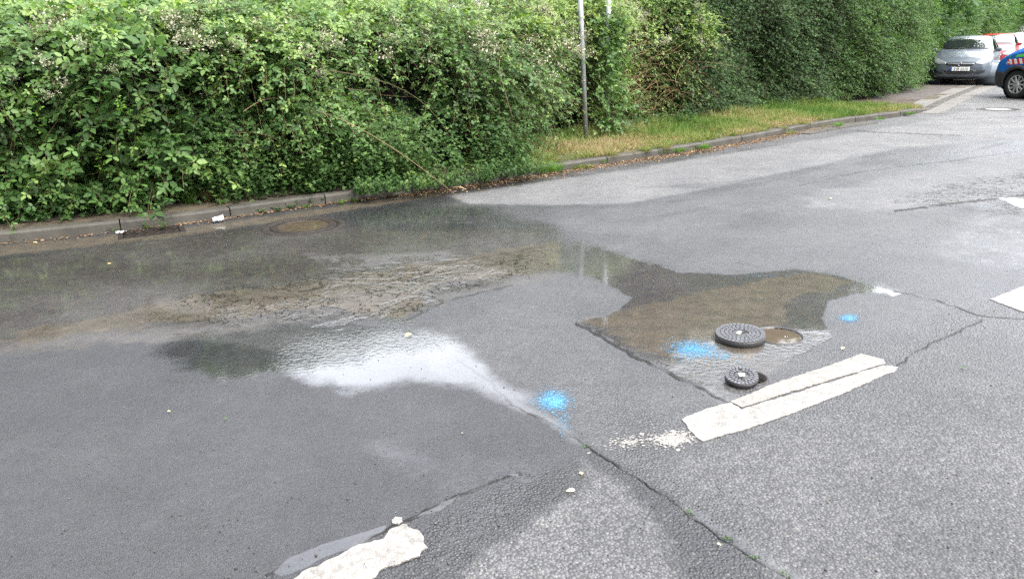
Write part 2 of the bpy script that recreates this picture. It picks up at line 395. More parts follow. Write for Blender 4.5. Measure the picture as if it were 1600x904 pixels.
    M3 = sharp([(-300, 425), (0, 383), (250, 360), (450, 334), (700, 295), (705, 303), (450, 344), (250, 374), (0, 400), (-300, 440)], 7)
    M4 = sharp([(560, 430), (640, 412), (700, 408), (690, 430), (600, 438)], 10)+reg([(380, 470), (500, 448), (505, 478), (370, 492)], 10)
    M5 = reg([(-300, 560), (0, 400), (400, 350), (860, 350), (880, 440), (600, 500), (0, 560)], 30)*.42
    mud = np.clip(np.maximum.reduce([M1*.64, M2*.68, M3*.8, M4, M5, trench*.4]), 0, 1)
    # ---- tone of the dry stone
    tone = .37+(fbm(gx*.5, gy*.5, 51)-.5)*.25
    tone = tone + D3*.42+D1*.24+D2*.04+D4*.35+far*.35+FP*.3
    left = reg([(-900, 560), (300, 530), (640, 560), (800, 640), (940, 710), (1060, 800), (1240, 920), (1300, 1100), (-900, 1300)], 10)
    tone = tone - left*(.28-.2*D1)+(fbm(gx*1.4, gy*1.4, 57)-.5)*.22-P1*.1
    strip = sharp([(1055, 770), (1000, 735), (935, 705), (915, 712), (960, 750), (1040, 830), (1100, 930), (1260, 930)], 10)
    tone -= strip*.15
    tone = np.clip(tone, 0, 1)
    # ---- grain size
    coarse = np.clip(.3+.7*np.maximum(reg([(840, 560), (1040, 640), (1500, 470), (1800, 450), (1800, 1100), (500, 1100), (540, 900), (800, 730), (930, 700)], 60), 0), 0, 1)
    gatorx = 0; coarse = np.maximum(coarse, .55*reg([(640, 500), (960, 450), (1100, 640), (860, 640)], 30))
    # ---- cracks
    jx = (fbm(gx*16, gy*16, 61, 3)-.5)*10; jy = (fbm(gx*16, gy*16, 62, 3)-.5)*6
    CX, CY = PX+jx*k, PY+jy*k
    crack = np.zeros(X.size)
    for pts, wd, st in (
        ([(640, 517), (700, 550), (760, 592), (800, 632), (850, 655), (920, 698), (1000, 750), (1060, 790), (1130, 842), (1240, 908), (1330, 960)], 1.5, .85),
        ([(900, 505), (1000, 560), (1080, 598), (1152, 636)], 2.6, .9),
        ([(640, 812), (690, 786), (760, 757), (812, 740)], 3.0, .85),
        ([(420, 898), (470, 870), (520, 852), (600, 830), (640, 812)], 2.5, .7),
        ([(1400, 455), (1460, 468), (1530, 494), (1600, 498), (1700, 500)], 1.7, .8),
        ([(1395, 577), (1440, 545), (1535, 500)], 1.5, .7),
        ([(1340, 205), (1400, 208), (1500, 212)], 1.0, .8), ([(1600, 235), (1500, 250), (1350, 268), (1250, 290)], 1.3, .45),
        ([(1400, 330), (1490, 318), (1545, 312), (1600, 305)], 2.2, .9), ([(1450, 172), (1500, 186), (1600, 182)], 1.0, .35),
        ([(500, 440), (505, 450), (470, 456)], 2.0, .9), ([(380, 448), (430, 452), (520, 436), (640, 420), (800, 395), (880, 380)], 1.8, .5),
        ([(420, 495), (520, 505), (640, 517)], 1.8, .5), ([(640, 500), (700, 470), (800, 445)], 2.2, .55),
        ([(1055, 765), (1020, 800), (1000, 830)], 1.5, .2)):
        crack = np.maximum(crack, line(CX, CY, pts, wd*1.15)*st)
    brk = sstep(.25, .5, fbm(gx*7, gy*7, 71, 2)); crack *= .35+.65*brk
    gator = np.clip(reg([(250, 500), (300, 460), (520, 425), (700, 420), (860, 390), (840, 430), (720, 460), (640, 500), (400, 500)], 20)*1.0
                    + reg([(1400, 318), (1470, 290), (1700, 250), (1700, 330), (1540, 330)], 14), 0, 1)
    ripple = .08+.4*reg([(560, 500), (720, 520), (640, 550), (470, 560), (420, 530)], 75)*(.4+1.2*fbm(gx*2.5, gy*2.5, 91, 2))+.9*trench*reg([(1060, 560), (1220, 520), (1330, 520), (1240, 590), (1150, 630), (1060, 590)], 20)
    ripple = np.clip(ripple*.55+glz*stk*.8, 0, 2)
    A = np.stack([wet, pud, mud, tone], 1); B = np.stack([coarse, gator, crack, ripple], 1)
    # ---- faces, less the openings
    i = np.arange(nr-1)[:, None]*nc+np.arange(nc-1)[None, :]
    Q = np.stack([i, i+1, i+nc+1, i+nc], -1).reshape(-1, 4)[:, ::-1]
    cx = V[Q, 0].mean(1); cy = V[Q, 1].mean(1)
    kill = (np.hypot(cx-BIGH[0], cy-BIGH[1]) < BIGR+.004) | (np.hypot(cx-SMALLH[0], cy-SMALLH[1]) < SMALLR+.004)
    lx = (cx-GULC[0])*cos(GA)+(cy-GULC[1])*sin(GA); ly = -(cx-GULC[0])*sin(GA)+(cy-GULC[1])*cos(GA)
    kill |= (abs(lx) < GUL[0]) & (abs(ly) < GUL[1])
    o = np_mesh('road', V, Q[~kill], mat, attrs={'surfA': A, 'surfB': B}, smooth=True)
    return tag(o, kind='structure')
ASPH = asphalt()
make_road(ASPH)
ground_m = simple('far_ground', (.11, .105, .1), .85, var=.2, scale=.5)
MB().add([(-600, -600, -.5), (600, -600, -.5), (600, 900, -.5), (-600, 900, -.5)], [(0, 1, 2, 3)]).build('ground', ground_m)['kind'] = 'structure'
# the road goes on behind and beside the camera
bo = []
ra = np.linspace(-80, 80, 41)
mbk = MB(); N_ = 41
aa = [math.radians(80+200*i/(N_-1)) for i in range(N_)]
mbk.add([(r*sin(a), r*cos(a), 0) for a in aa for r in (.05, 6, 95)], [(3*i+j, 3*i+j+1, 3*i+j+4, 3*i+j+3) for i in range(N_-1) for j in (0, 1)])
rb = mbk.build('road', ASPH); rb['kind'] = 'structure'
for nm, c in (('surfA', (.35, 0, 0, .55)), ('surfB', (.4, 0, 0, 0))):
    a = rb.data.attributes.new(nm, 'FLOAT_COLOR', 'POINT'); a.data.foreach_set('color', list(c)*len(rb.data.vertices))

# ------------------------------------------------------------------ kerb line
KP = [(-60.0, -32.0), (-20, -3.5), (-9.5, 3.55)] + [tuple(G(*p)[:2]) for p in ((0, 381), (93, 372), (300, 348), (500, 320), (700, 295), (830, 275), (960, 255), (1120, 230), (1290, 198), (1430, 178), (1480, 158), (1560, 125))] + [(28.5, 41.5), (60, 81)]
def smooth_path(P, n=14):
    P = [np.array(p) for p in P]; out = []
    for i in range(len(P)-1):
        p0 = P[max(i-1, 0)]; p1 = P[i]; p2 = P[i+1]; p3 = P[min(i+2, len(P)-1)]
        for k in range(n):
            t = k/n
            d = np.linalg.norm(p2-p1); m1 = (p2-p0)/(np.linalg.norm(p2-p0)+1e-9)*d; m2 = (p3-p1)/(np.linalg.norm(p3-p1)+1e-9)*d
            out.append((2*t**3-3*t**2+1)*p1+(t**3-2*t**2+t)*m1+(-2*t**3+3*t**2)*p2+(t**3-t**2)*m2)
    out.append(P[-1]); return np.array(out)
class Path:
    def __init__(s, P):
        s.p = smooth_path(P); d = np.linalg.norm(np.diff(s.p, axis=0), axis=1); s.u = np.concatenate([[0], np.cumsum(d)]); s.L = s.u[-1]
    def at(s, u):
        return np.stack([np.interp(u, s.u, s.p[:, 0]), np.interp(u, s.u, s.p[:, 1])], -1)
    def tan(s, u): return norm(s.at(np.asarray(u)+.25)-s.at(np.asarray(u)-.25))
    def nrm(s, u):                      # towards the road
        t = s.tan(u); return np.stack([t[..., 1], -t[..., 0]], -1)
    def near(s, x, y): return float(s.u[np.argmin(np.hypot(s.p[:, 0]-x, s.p[:, 1]-y))])
K = Path(KP)
uK = lambda px, py: K.near(*G(px, py)[:2])
concrete = simple('kerb_concrete', (.05, .046, .038), .8, var=.28, scale=5, bump=.004, bscale=90)
concrete_pale = simple('pale_concrete', (.12, .113, .104), .8, var=.15, scale=5, bump=.003, bscale=90)
U9 = uK(1430, 178)
kb = MB(); u = K.near(-9.5, 3.55)-10
kz_drop = lambda u: float(.1-.075*sstep(U9-.2, U9+1.2, u))
while u < K.L-12:
    L = .99 if u < uK(1120, 230) else .74
    ss = np.linspace(u+.006, u+L-.006, 4); c = K.at(ss); n = K.nrm(ss); dz = random.uniform(-.004, .004); dn = random.uniform(-.005, .005)
    prof = [(0, -.08), (0, -9), (-.018, 0), (-.14, 0), (-.14, -.1)]
    vs = []
    for q in range(4):
        zt = kz_drop(ss[q])+dz
        for a, z in prof:
            zz = zt-.02 if z == -9 else (zt if z == 0 else z)
            vs.append((c[q][0]+n[q][0]*(a+dn), c[q][1]+n[q][1]*(a+dn), zz))
    fs = [(q*5+k, q*5+5+k, q*5+6+k, q*5+k+1) for q in range(3) for k in range(4)] + [(0, 1, 2, 3, 4), (19, 18, 17, 16, 15)]
    kb.add(vs, fs); u += L
kerb = kb.build('kerb', concrete); kerb['kind'] = 'structure'
# a pale gutter strip of slabs runs along the dropped kerb
def strip(name, path, u0, u1, a0, a1, z, mat, slab=0, gap=.008, step=.5):
    mb = MB(); u = u0; L = slab or step
    while u < u1:
        e = min(u+L-(gap if slab else 0), u1); c = path.at(np.array([u, e])); n = path.nrm(np.array([u, e]))
        zz = z+(random.uniform(-.002, .002) if slab else 0)
        vs = [(*(c[0]+n[0]*a0), zz), (*(c[1]+n[1]*a0), zz), (*(c[1]+n[1]*a1), zz), (*(c[0]+n[0]*a1), zz)]
        if slab: mb.add(vs+[(x, y, -.05) for x, y, _ in vs], [(0, 3, 2, 1), (0, 1, 5, 4), (1, 2, 6, 5), (2, 3, 7, 6), (3, 0, 4, 7)])
        else: mb.add(vs, [(0, 3, 2, 1)])
        u += L
    o = mb.build(name, mat); o['kind'] = 'structure'; return o
strip('gutter_slabs', K, U9+.2, K.L-12, .02, .34, .006, concrete_pale, .5)
strip('gutter_slabs', K, uK(1235, 208), uK(1330, 190), .03, .36, .012, concrete, .6)
strip('pavement_edge', K, U9+.6, K.L-12, -.55, -.155, .03, concrete_pale, .8)

# ------------------------------------------------------------------ verge
soil = NT('verge_soil')
_c = soil.mix(soil.mr(soil.noise(3, 6, .65), .35, .65), (.035, .026, .017), (.08, .062, .038))
_c = soil.mix(soil.math('MULTIPLY', soil.mr(soil.noise(45, 3), .55, .7), .6), _c, (.11, .088, .055))
soil.bsdf(Base_Color=_c, Roughness=.95, Normal=soil.bump(soil.noise(40, 5), 1, .02)); soil = soil.m
vm = []; us = np.arange(K.near(-20, -3.5), K.L-12, .25); aa_ = np.array([-.142, -.3, -.6, -1, -1.5, -2.2, -3.5, -6, -12])
c = K.at(us); n = K.nrm(us)
V = np.concatenate([np.stack([c[:, 0]+n[:, 0]*a, c[:, 1]+n[:, 1]*a,
    np.array([kz_drop(q) for q in us])-.012+(0 if a > -.2 else .03*fbm(us*2, np.full(us.shape, a*2.0), 5))], 1) for a in aa_])
m_ = len(us); Q = np.array([(j*m_+i, (j+1)*m_+i, (j+1)*m_+i+1, j*m_+i+1) for j in range(len(aa_)-1) for i in range(m_-1)])
np_mesh('verge', V, Q, soil, smooth=True)['kind'] = 'structure'
dirt = simple('parking_dirt', (.065, .056, .05), .9, var=.25, scale=3, bump=.006, bscale=70)
strip('parking_strip', K, uK(1480, 158)-.3, K.L-12, -1.75, -.555, .034, dirt)


# ------------------------------------------------------------------ foliage tools
def leaflet(L=1.0, W=.76, fold=.08, droop=.14, ang=0.0, off=(0, 0)):
    x = np.array([0, .28, .28, .28, .65, .65, .65, 1.0])*L
    y = np.array([0, .42, 0, -.42, .36, 0, -.36, 0])*W*L
    z = np.abs(y)*fold*2-droop*(x/L)**2*L
    c, s = cos(ang), sin(ang)
    V = np.stack([x*c-y*s+off[0], x*s+y*c+off[1], z], 1)
    T = np.array([(0, 2, 1), (0, 3, 2), (1, 2, 5), (1, 5, 4), (2, 3, 6), (2, 6, 5), (4, 5, 7), (5, 6, 7)])
    return V, T
def join_tpl(parts):
    Vs, Ts, b = [], [], 0
    for V, T in parts: Vs.append(V); Ts.append(T+b); b += len(V)
    return np.concatenate(Vs), np.concatenate(Ts)
stalk = (np.array([(0, .02, 0), (0, -.02, 0), (.62, .012, .02), (.62, -.012, .02)]), np.array([(0, 1, 3), (0, 3, 2)]))
TRI = join_tpl([stalk, leaflet(1.0, .66, off=(.72, 0)), leaflet(.86, .62, ang=1.35, off=(.5, .04)), leaflet(.86, .62, ang=-1.35, off=(.5, -.04))])
rng_t = np.random.default_rng(1)
_w = TRI[0]; _w[:, 2] += .06*np.sin(_w[:, 1]*7)+.04*np.cos(_w[:, 0]*9)
def small(L, W, ang, off, fold=.2, droop=.1):
    c, s = cos(ang), sin(ang)
    x = np.array([0, .45, .45, 1.0])*L; y = np.array([0, .5, -.5, 0])*W*L; z = np.abs(y)*fold*2-np.array([0, 0, 0, 1])*droop*L
    return np.stack([x*c-y*s+off[0], x*s+y*c+off[1], z], 1), np.array([(0, 2, 1), (1, 2, 3)])
SPRIG = join_tpl([small(.5, .55, .9, (0, 0)), small(.5, .55, -.9, (.08, 0)), small(.5, .55, .75, (.28, 0)), small(.5, .55, -.75, (.36, 0)), small(.55, .5, 0, (.52, 0))])
SINGLE = leaflet(1.0, .7)
DIA = small(1.0, .6, 0, (0, 0))
PAIRS = join_tpl([small(.75, .6, .7, (0, 0)), small(.75, .6, -.7, (0, 0)), small(.6, .6, 0, (.25, 0))])
def inst(tpl, P, X, Zn, s, rnd):
    tv, tt = tpl; X = norm(X); Y = norm(np.cross(Zn, X)); Z = np.cross(X, Y); n = len(P); s = np.broadcast_to(s, (n,))[:, None, None]
    V = P[:, None, :]+s*(tv[None, :, 0:1]*X[:, None, :]+tv[None, :, 1:2]*Y[:, None, :]+tv[None, :, 2:3]*Z[:, None, :])
    T = tt[None]+(np.arange(n)*len(tv))[:, None, None]
    return V.reshape(-1, 3), T.reshape(-1, 3), np.repeat(rnd, len(tv))
def cat_(L):
    Vs, Ts, Rs, b = [], [], [], 0
    for V, T, R in L: Vs.append(V); Ts.append(T+b); Rs.append(R); b += len(V)
    return np.concatenate(Vs), np.concatenate(Ts), np.concatenate(Rs)
def tubes(P, r, k=3):
    """P (n,m,3) polylines, r (n,) radius, tapering"""
    n, m, _ = P.shape; T = np.gradient(P, axis=1); T = norm(T); ref = np.array([.3, .2, 1.0])
    A = norm(np.cross(T, ref)); B = np.cross(T, A); tp = np.linspace(1, .45, m)[None, :, None]
    vs = []
    for q in range(k):
        a = 2*pi*q/k; vs.append(P+(A*cos(a)+B*sin(a))*r[:, None, None]*tp)
    V = np.stack(vs, 2).reshape(-1, 3)
    i = np.arange(n)[:, None, None]*m*k+np.arange(m-1)[None, :, None]*k+np.arange(k)[None, None, :]
    j = np.arange(n)[:, None, None]*m*k+np.arange(m-1)[None, :, None]*k+((np.arange(k)+1) % k)[None, None, :]
    Q = np.stack([i, j, j+k, i+k], -1).reshape(-1, 4)
    return V, Q
def rdir(n): return norm(rng.normal(size=(n, 3)))
UPV = np.array([0, 0, 1.0])

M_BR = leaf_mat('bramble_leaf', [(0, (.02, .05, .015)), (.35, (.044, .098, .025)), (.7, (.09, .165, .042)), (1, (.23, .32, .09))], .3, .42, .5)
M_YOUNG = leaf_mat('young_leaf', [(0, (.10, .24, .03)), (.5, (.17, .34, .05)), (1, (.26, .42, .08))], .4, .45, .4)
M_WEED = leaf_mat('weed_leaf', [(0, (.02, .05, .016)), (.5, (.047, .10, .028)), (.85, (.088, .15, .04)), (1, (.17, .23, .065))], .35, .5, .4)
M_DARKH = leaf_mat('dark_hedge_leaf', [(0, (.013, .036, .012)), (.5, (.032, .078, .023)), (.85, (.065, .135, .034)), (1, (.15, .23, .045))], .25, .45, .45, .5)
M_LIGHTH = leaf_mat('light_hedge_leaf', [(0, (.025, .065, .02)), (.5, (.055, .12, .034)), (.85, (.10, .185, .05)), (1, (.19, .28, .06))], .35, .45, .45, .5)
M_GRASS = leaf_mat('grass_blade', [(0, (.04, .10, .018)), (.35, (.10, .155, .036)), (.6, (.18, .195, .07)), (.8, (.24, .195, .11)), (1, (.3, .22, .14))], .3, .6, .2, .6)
M_TUFT = leaf_mat('tuft_blade', [(0, (.045, .11, .02)), (.6, (.09, .18, .035)), (1, (.16, .25, .07))], .35, .5, .3)
M_STRAW = leaf_mat('straw', [(0, (.09, .06, .03)), (.5, (.17, .12, .06)), (1, (.26, .2, .12))], .2, .8, .1)
M_CANE = leaf_mat('cane_bark', [(0, (.05, .06, .025)), (.4, (.09, .06, .035)), (.8, (.19, .13, .075)), (1, (.3, .22, .14))], .0, .7, .3)
M_BLOS = leaf_mat('blossom', [(0, (.09, .12, .05)), (.45, (.26, .26, .18)), (1, (.52, .47, .42))], .2, .7, .2)
M_CORE = simple('core_shade', (.009, .012, .007), .95, var=.5, scale=6, bump=.05, bscale=14)  # near-black: the shade between the leaves is put into this colour
M_TRUNK = simple('bark', (.09, .07, .05), .9, var=.3, scale=6, bump=.02, bscale=25)

# base line of the plants along the verge
ptsB = [(-60, -29), (-20, -2.6), (-9.6, 4.0)] + [tuple(G(px, py, .1)[:2]) for px, py in ((0, 350), (150, 336), (300, 321), (500, 299), (700, 279), (790, 264), (850, 240), (915, 219), (1000, 206), (1100, 190), (1200, 172), (1300, 160), (1390, 147), (1430, 137))]
e_ = np.array(ptsB[-1]); dr = np.array([sin(radians(36)), cos(radians(36))])
ptsB += [tuple(e_+dr*3.5+np.array([-.25, .2])), tuple(e_+dr*9), tuple(e_+dr*20+np.array([.5, 0])), tuple(e_+dr*45)]
HB = Path(ptsB)
uB = lambda px, py: HB.near(*G(px, py, .1)[:2])
UL, U0, U700, UP_, U1090, U1280, U1440 = uB(0, 350)-4.5, uB(0, 350), uB(700, 279), uB(915, 219), uB(1075, 194), uB(1300, 160), uB(1442, 137)
print('U', UL, U0, U700, UP_, U1090, U1280, U1440, HB.L)

def hull_bramble(u, z):
    f = np.interp(z, [0, .3, .7, 1.1, 1.4, 1.6, 1.8, 1.95, 2.1, 2.3], [-.3, -.22, -.14, -.02, .02, -.25, -.75, -1.3, -2.2, -4.2])
    right = sstep(U700+1.2, UP_, u)                                      # towards the post the bushes stand steeper
    f = f*(1-right)+right*np.interp(z, [0, 1, 1.8, 2.1, 2.4, 2.6], [-.4, -.25, -.2, -.6, -1.6, -3.5])
    lump = (fbm(u*1.0, z*1.1, 101, 3)-.5)*1.5+(fbm(u*3.0, z*3.2, 103, 2)-.5)*.55
    f = f+lump*np.interp(z, [0, .6, 5], [.35, 1, 1.1])
    for (uc, zc, su, sz, dp) in ((uB(655, 284), 1.05, .8, .3, 1.4), (uB(385, 310), 1.12, .5, .3, .95), (uB(560, 292), 1.25, .3, .22, .4), (uB(200, 330), .6, .5, .2, .25), (uB(870, 235), .25, .35, .3, .5), (UP_, 1.0, .35, 1.6, .45)):
        f = f-dp*np.exp(-((u-uc)/su)**2-((z-zc)/sz)**2)
    return f
def hull_hedge(u, z):
    f = np.interp(z, [0, .15, .8, 2.0, 3.5, 5, 5.8], [-.25, -.05, 0, .02, -.1, -.35, -.6])
    return f+(fbm(u*.8, z*1.0, 201, 3)-.5)*.75+(fbm(u*3, z*2.5, 203, 2)-.5)*.3
def hull_pt(hull, u, z, back=0.0):
    c = HB.at(u); n = HB.nrm(u); f = hull(u, z)-back
    return np.stack([c[:, 0]+n[:, 0]*f, c[:, 1]+n[:, 1]*f, z+.09], 1), np.concatenate([n, np.zeros((len(u), 1))], 1)
def core(name, hull, u0, u1, zt, back, mat, parent, du=.2, dz=.2):  # added solid hull behind the leaves, stops see-through and stands for dark depth
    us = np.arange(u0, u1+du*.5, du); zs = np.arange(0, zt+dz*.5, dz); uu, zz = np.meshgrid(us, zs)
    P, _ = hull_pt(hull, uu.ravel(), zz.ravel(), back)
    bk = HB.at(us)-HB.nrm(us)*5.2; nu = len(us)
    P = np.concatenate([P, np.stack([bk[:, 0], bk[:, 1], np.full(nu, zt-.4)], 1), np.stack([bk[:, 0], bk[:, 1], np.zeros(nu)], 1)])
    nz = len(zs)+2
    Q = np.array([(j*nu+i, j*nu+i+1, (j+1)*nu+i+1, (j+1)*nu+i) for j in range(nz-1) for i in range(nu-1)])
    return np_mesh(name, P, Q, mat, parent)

def shoots(hull, u0, u1, z0, z1, n, L=(.35, .8), K_=9, size=.042, tpl=TRI, back=(-.05, .5), upb=.35, outb=.8, droop=.55, rbias=0.0, updown=(.95, .6), gap=.42, zpow=1.0, cane_r=.0022, spread=.8):
    u = rng.uniform(u0, u1, n*2); z = z0+(z1-z0)*rng.random(n*2)**zpow
    keep = fbm(u*1.9, z*1.9, 301, 2)+rng.random(n*2)*.28 > gap+.02
    if hull is hull_bramble:
        for (uc, zc, su, sz, dp) in ((uB(655, 284), 1.05, .75, .26, .9), (uB(385, 310), 1.12, .45, .24, .8), (uB(120, 340), .75, .4, .2, .6), (uB(860, 240), .3, .4, .25, .7)): keep &= rng.random(n*2) > dp*np.exp(-((u-uc)/su)**4-((z-zc)/sz)**4)
    u = u[keep][:n]; z = z[keep][:n]; n = len(u)
    bk = back[0]+(back[1]-back[0])*rng.random(n)**1.3
    P0, N = hull_pt(hull, u, z, bk+.18)
    D = norm(N*outb+UPV*upb+rng.normal(size=(n, 3))*np.array([spread, spread, spread*.75])*.6)
    Ls = rng.uniform(*L, n); t = np.linspace(0, 1, K_)
    pos = P0[:, None]+D[:, None]*Ls[:, None, None]*t[None, :, None]-UPV*(droop*Ls)[:, None, None]*(t**2)[None, :, None]
    tang = norm(np.gradient(pos, axis=1))
    side = norm(np.cross(tang, UPV)); alt = np.where(np.arange(K_) % 2 == 0, 1, -1)[None, :, None]
    X = norm(side*alt*.9+tang*.55+rng.normal(size=pos.shape)*.35)
    Zn = norm(UPV*updown[0]+N[:, None]*updown[1]+rng.normal(size=pos.shape)*.42)
    sel = slice(1, None)
    P = pos[:, sel].reshape(-1, 3); X = X[:, sel].reshape(-1, 3); Zn = Zn[:, sel].reshape(-1, 3)
    ok = P[:, 2] > .06
    sz = size*(1-.45*np.tile(t[sel], n))*rng.uniform(.5, 1.3, len(P))*np.repeat(rng.uniform(.7, 1.2, n), K_-1)
    shade = np.repeat(np.clip(.38-bk*.25+.22*rng.normal(size=n)+rbias+.22*(z-1.0)*(tpl is TRI), 0, 1), K_-1)+rng.normal(size=len(P))*.12+.16*np.tile(t[sel], n)  # upper and outer leaves coloured lighter, imitating light falling on the bush
    tw = tubes(pos, np.full(n, cane_r))
    return inst(tpl, P[ok], X[ok], Zn[ok], sz[ok], np.clip(shade[ok], 0, 1)), tw, rng.random(n)
def cane_mesh(name, tl, parent, mat=None):
    Vs, Qs, Rs, b = [], [], [], 0
    for (V, Q), r in tl:
        Vs.append(V); Qs.append(Q+b); Rs.append(np.repeat(r, len(V)//len(r))); b += len(V)
    return np_mesh(name, np.concatenate(Vs), np.concatenate(Qs), mat or M_CANE, parent, rnd=np.concatenate(Rs), smooth=True)
def long_canes(hull, u0, u1, z0, z1, n, L=(.7, 1.6), r=(.003, .006), back=(0, .3)):
    u = rng.uniform(u0, u1, n); z = rng.uniform(z0, z1, n); P0, N = hull_pt(hull, u, z, rng.uniform(*back, n))
    tn = HB.tan(u); T3 = np.concatenate([tn, np.zeros((n, 1))], 1)*rng.choice([-1, 1], n)[:, None]
    D = norm(T3*rng.uniform(.1, 1, n)[:, None]+UPV*rng.uniform(-.2, .9, n)[:, None]+N*rng.uniform(0, .3, n)[:, None])
    Ls = rng.uniform(*L, n); t = np.linspace(0, 1, 10)
    bend = rng.normal(size=(n, 3))*.12
    pos = P0[:, None]+D[:, None]*Ls[:, None, None]*t[None, :, None]-UPV*(rng.uniform(.2, .7, n)*Ls)[:, None, None]*(t**2)[None, :, None]+bend[:, None]*np.sin(t*pi)[None, :, None]
    return tubes(pos, rng.uniform(*r, n), 5), rng.random(n)

# blossom clusters of bramble: small pale heads on a branched stalk, four shared shapes
def blossom_shape(k):
    r_ = np.random.default_rng(50+k); n = 60
    P = r_.normal(size=(n, 3))*np.array([.06, .06, .045])+np.array([0, 0, .05]); X = norm(r_.normal(size=(n, 3)))
    a = inst(PAIRS, P, X, norm(r_.normal(size=(n, 3))+UPV*.8), r_.uniform(.014, .028, n), np.clip(r_.normal(.7, .3, n), 0, 1))
    st = np.stack([np.stack([P[i]*t*np.array([1, 1, 1]) for t in np.linspace(0, 1, 4)]) for i in range(0, n, 2)])
    V, Q = tubes(st, np.full(len(st), .0012)); T = np.concatenate([Q[:, [0, 1, 2]], Q[:, [0, 2, 3]]])
    return cat_([a, (V, T, np.full(len(V), .1))])
BLOS = None
def blossoms(parent, hull, spots, jit=.25):
    global BLOS
    if BLOS is None:
        BLOS = []
        for k in range(4):
            o = np_mesh('blossom', *blossom_shape(k)[:2], M_BLOS, None, rnd=blossom_shape(k)[2]); BLOS.append(o.data); bpy.data.objects.remove(o)
    for (u, z, s) in spots:
        P, N = hull_pt(hull, np.array([u]), np.array([z]), np.array([-.2-.14*random.random()]))
        o = bpy.data.objects.new('blossom', random.choice(BLOS)); C.objects.link(o); o.parent = parent
        o.location = P[0]-np.array(parent.location); o.rotation_euler = (random.uniform(-.5, .5), random.uniform(-.5, .5), random.uniform(0, 6.3)); o.scale = (s, s, s)

def bush(name, label, cat, hull, u0, u1, groups, canes, blos, zt=2.0, corem=None, back=.85, mat=M_BR):
    t = empty(name, (0, 0, 0), 0, label, cat)
    Ls, Tw = [], []
    for g in groups:
        a, tw, r = shoots(hull, g.pop('u0', u0), g.pop('u1', u1), **g); Ls.append(a); Tw.append((tw, r))
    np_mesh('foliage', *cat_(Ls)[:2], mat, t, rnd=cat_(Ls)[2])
    for n, z0, z1 in canes: Tw.append(long_canes(hull, u0, u1, z0, z1, n))
    cane_mesh('canes', Tw, t)
    core('shade_core', hull, u0, u1, zt, back, M_CORE, t)
    blossoms(t, hull, blos)
    return t
def rs(a, b, z0, z1, n, s0=.8, s1=1.5): return [(random.uniform(a, b), random.uniform(z0, z1), random.uniform(s0, s1)) for _ in range(n)]

UA, UB_, UC = uB(330, 318), uB(600, 289), uB(800, 262)
big = dict(z0=.05, z1=2.9, size=.05)
t1 = bush('bramble_bush', 'broad leaved bramble bush with pale blossom heads at the far left, beside the gully', 'bush', hull_bramble, UL, UA,
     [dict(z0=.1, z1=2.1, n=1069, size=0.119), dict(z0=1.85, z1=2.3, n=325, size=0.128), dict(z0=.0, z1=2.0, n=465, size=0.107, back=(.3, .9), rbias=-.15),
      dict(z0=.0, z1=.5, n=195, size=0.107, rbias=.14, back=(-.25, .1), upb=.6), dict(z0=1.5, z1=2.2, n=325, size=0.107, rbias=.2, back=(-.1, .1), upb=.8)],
     [(20, .2, 1.7)], rs(U0-.3, UA, 1.0, 1.5, 9, .5, .9)+rs(U0+.6, UA, 1.5, 1.9, 10, .6, 1.1))
t2 = bush('bramble_bush', 'bramble bush with a dark hollow and pale flower heads above the round manhole', 'bush', hull_bramble, UA, UB_,
     [dict(z0=.5, z1=2.1, n=809, size=0.092), dict(z0=1.85, z1=2.3, n=279, size=0.114), dict(z0=.0, z1=2.0, n=390, size=0.092, back=(.3, .9), rbias=-.15),
      dict(z0=1.5, z1=2.3, n=446, size=0.083, rbias=.25, back=(-.15, .1), upb=.9)],
     [(22, .5, 1.7)], rs(UA, UB_, 1.4, 1.95, 30, .6, 1.3)+rs(UA, UB_, 1.0, 1.4, 3, .6, .9))
t3 = bush('bramble_bush', 'tall bramble bush heavy with blossom, left of the grey post', 'bush', hull_bramble, UB_, UP_-.1,
     [dict(z0=.4, z1=2.3, n=1395, size=0.075), dict(z0=2.0, z1=2.5, n=279, size=0.093), dict(z0=.0, z1=2.2, n=502, size=0.075, back=(.3, .8), rbias=-.15),
      dict(z0=1.5, z1=2.4, n=502, size=0.067, rbias=.2, back=(-.15, .1), upb=.9), dict(z0=.0, z1=.8, n=334, size=0.063, u0=UC, rbias=.1)],
     [(28, .3, 1.9)], rs(UB_, UP_-.2, 1.25, 2.05, 50, .6, 1.4)+rs(UC, UP_-.2, .9, 1.4, 6, .7, 1.1))
t4 = bush('bramble_bush', 'pale yellow green bramble bush with dead tan canes, right of the grey post', 'bush', hull_bramble, UP_-.1, U1090+.3,
     [dict(z0=.0, z1=2.5, n=1060, size=0.067, rbias=.14), dict(z0=2.1, z1=2.5, n=167, size=0.093), dict(z0=.0, z1=2.2, n=334, size=0.067, back=(.3, .8), rbias=-.1),
      dict(z0=1.3, z1=2.4, n=558, size=0.063, rbias=.38, back=(-.15, .1), upb=.9), dict(z0=.1, z1=1.4, n=279, size=0.056, tpl=PAIRS, rbias=.45, back=(-.12, .1))],
     [(60, .1, 1.5)], rs(UP_, U1090, 1.25, 2.0, 26, .6, 1.3))
# dead tan canes tangled in front of the last bush
Tw = [long_canes(hull_bramble, UP_+.3, U1090+.2, .15, 1.3, 130, (.4, 1.3), (.004, .008), (-.25, .0))]
V, Q = Tw[0][0]
o = np_mesh('dead_canes', V, Q, M_STRAW, t4, rnd=np.repeat(Tw[0][1], len(V)//130), smooth=True)

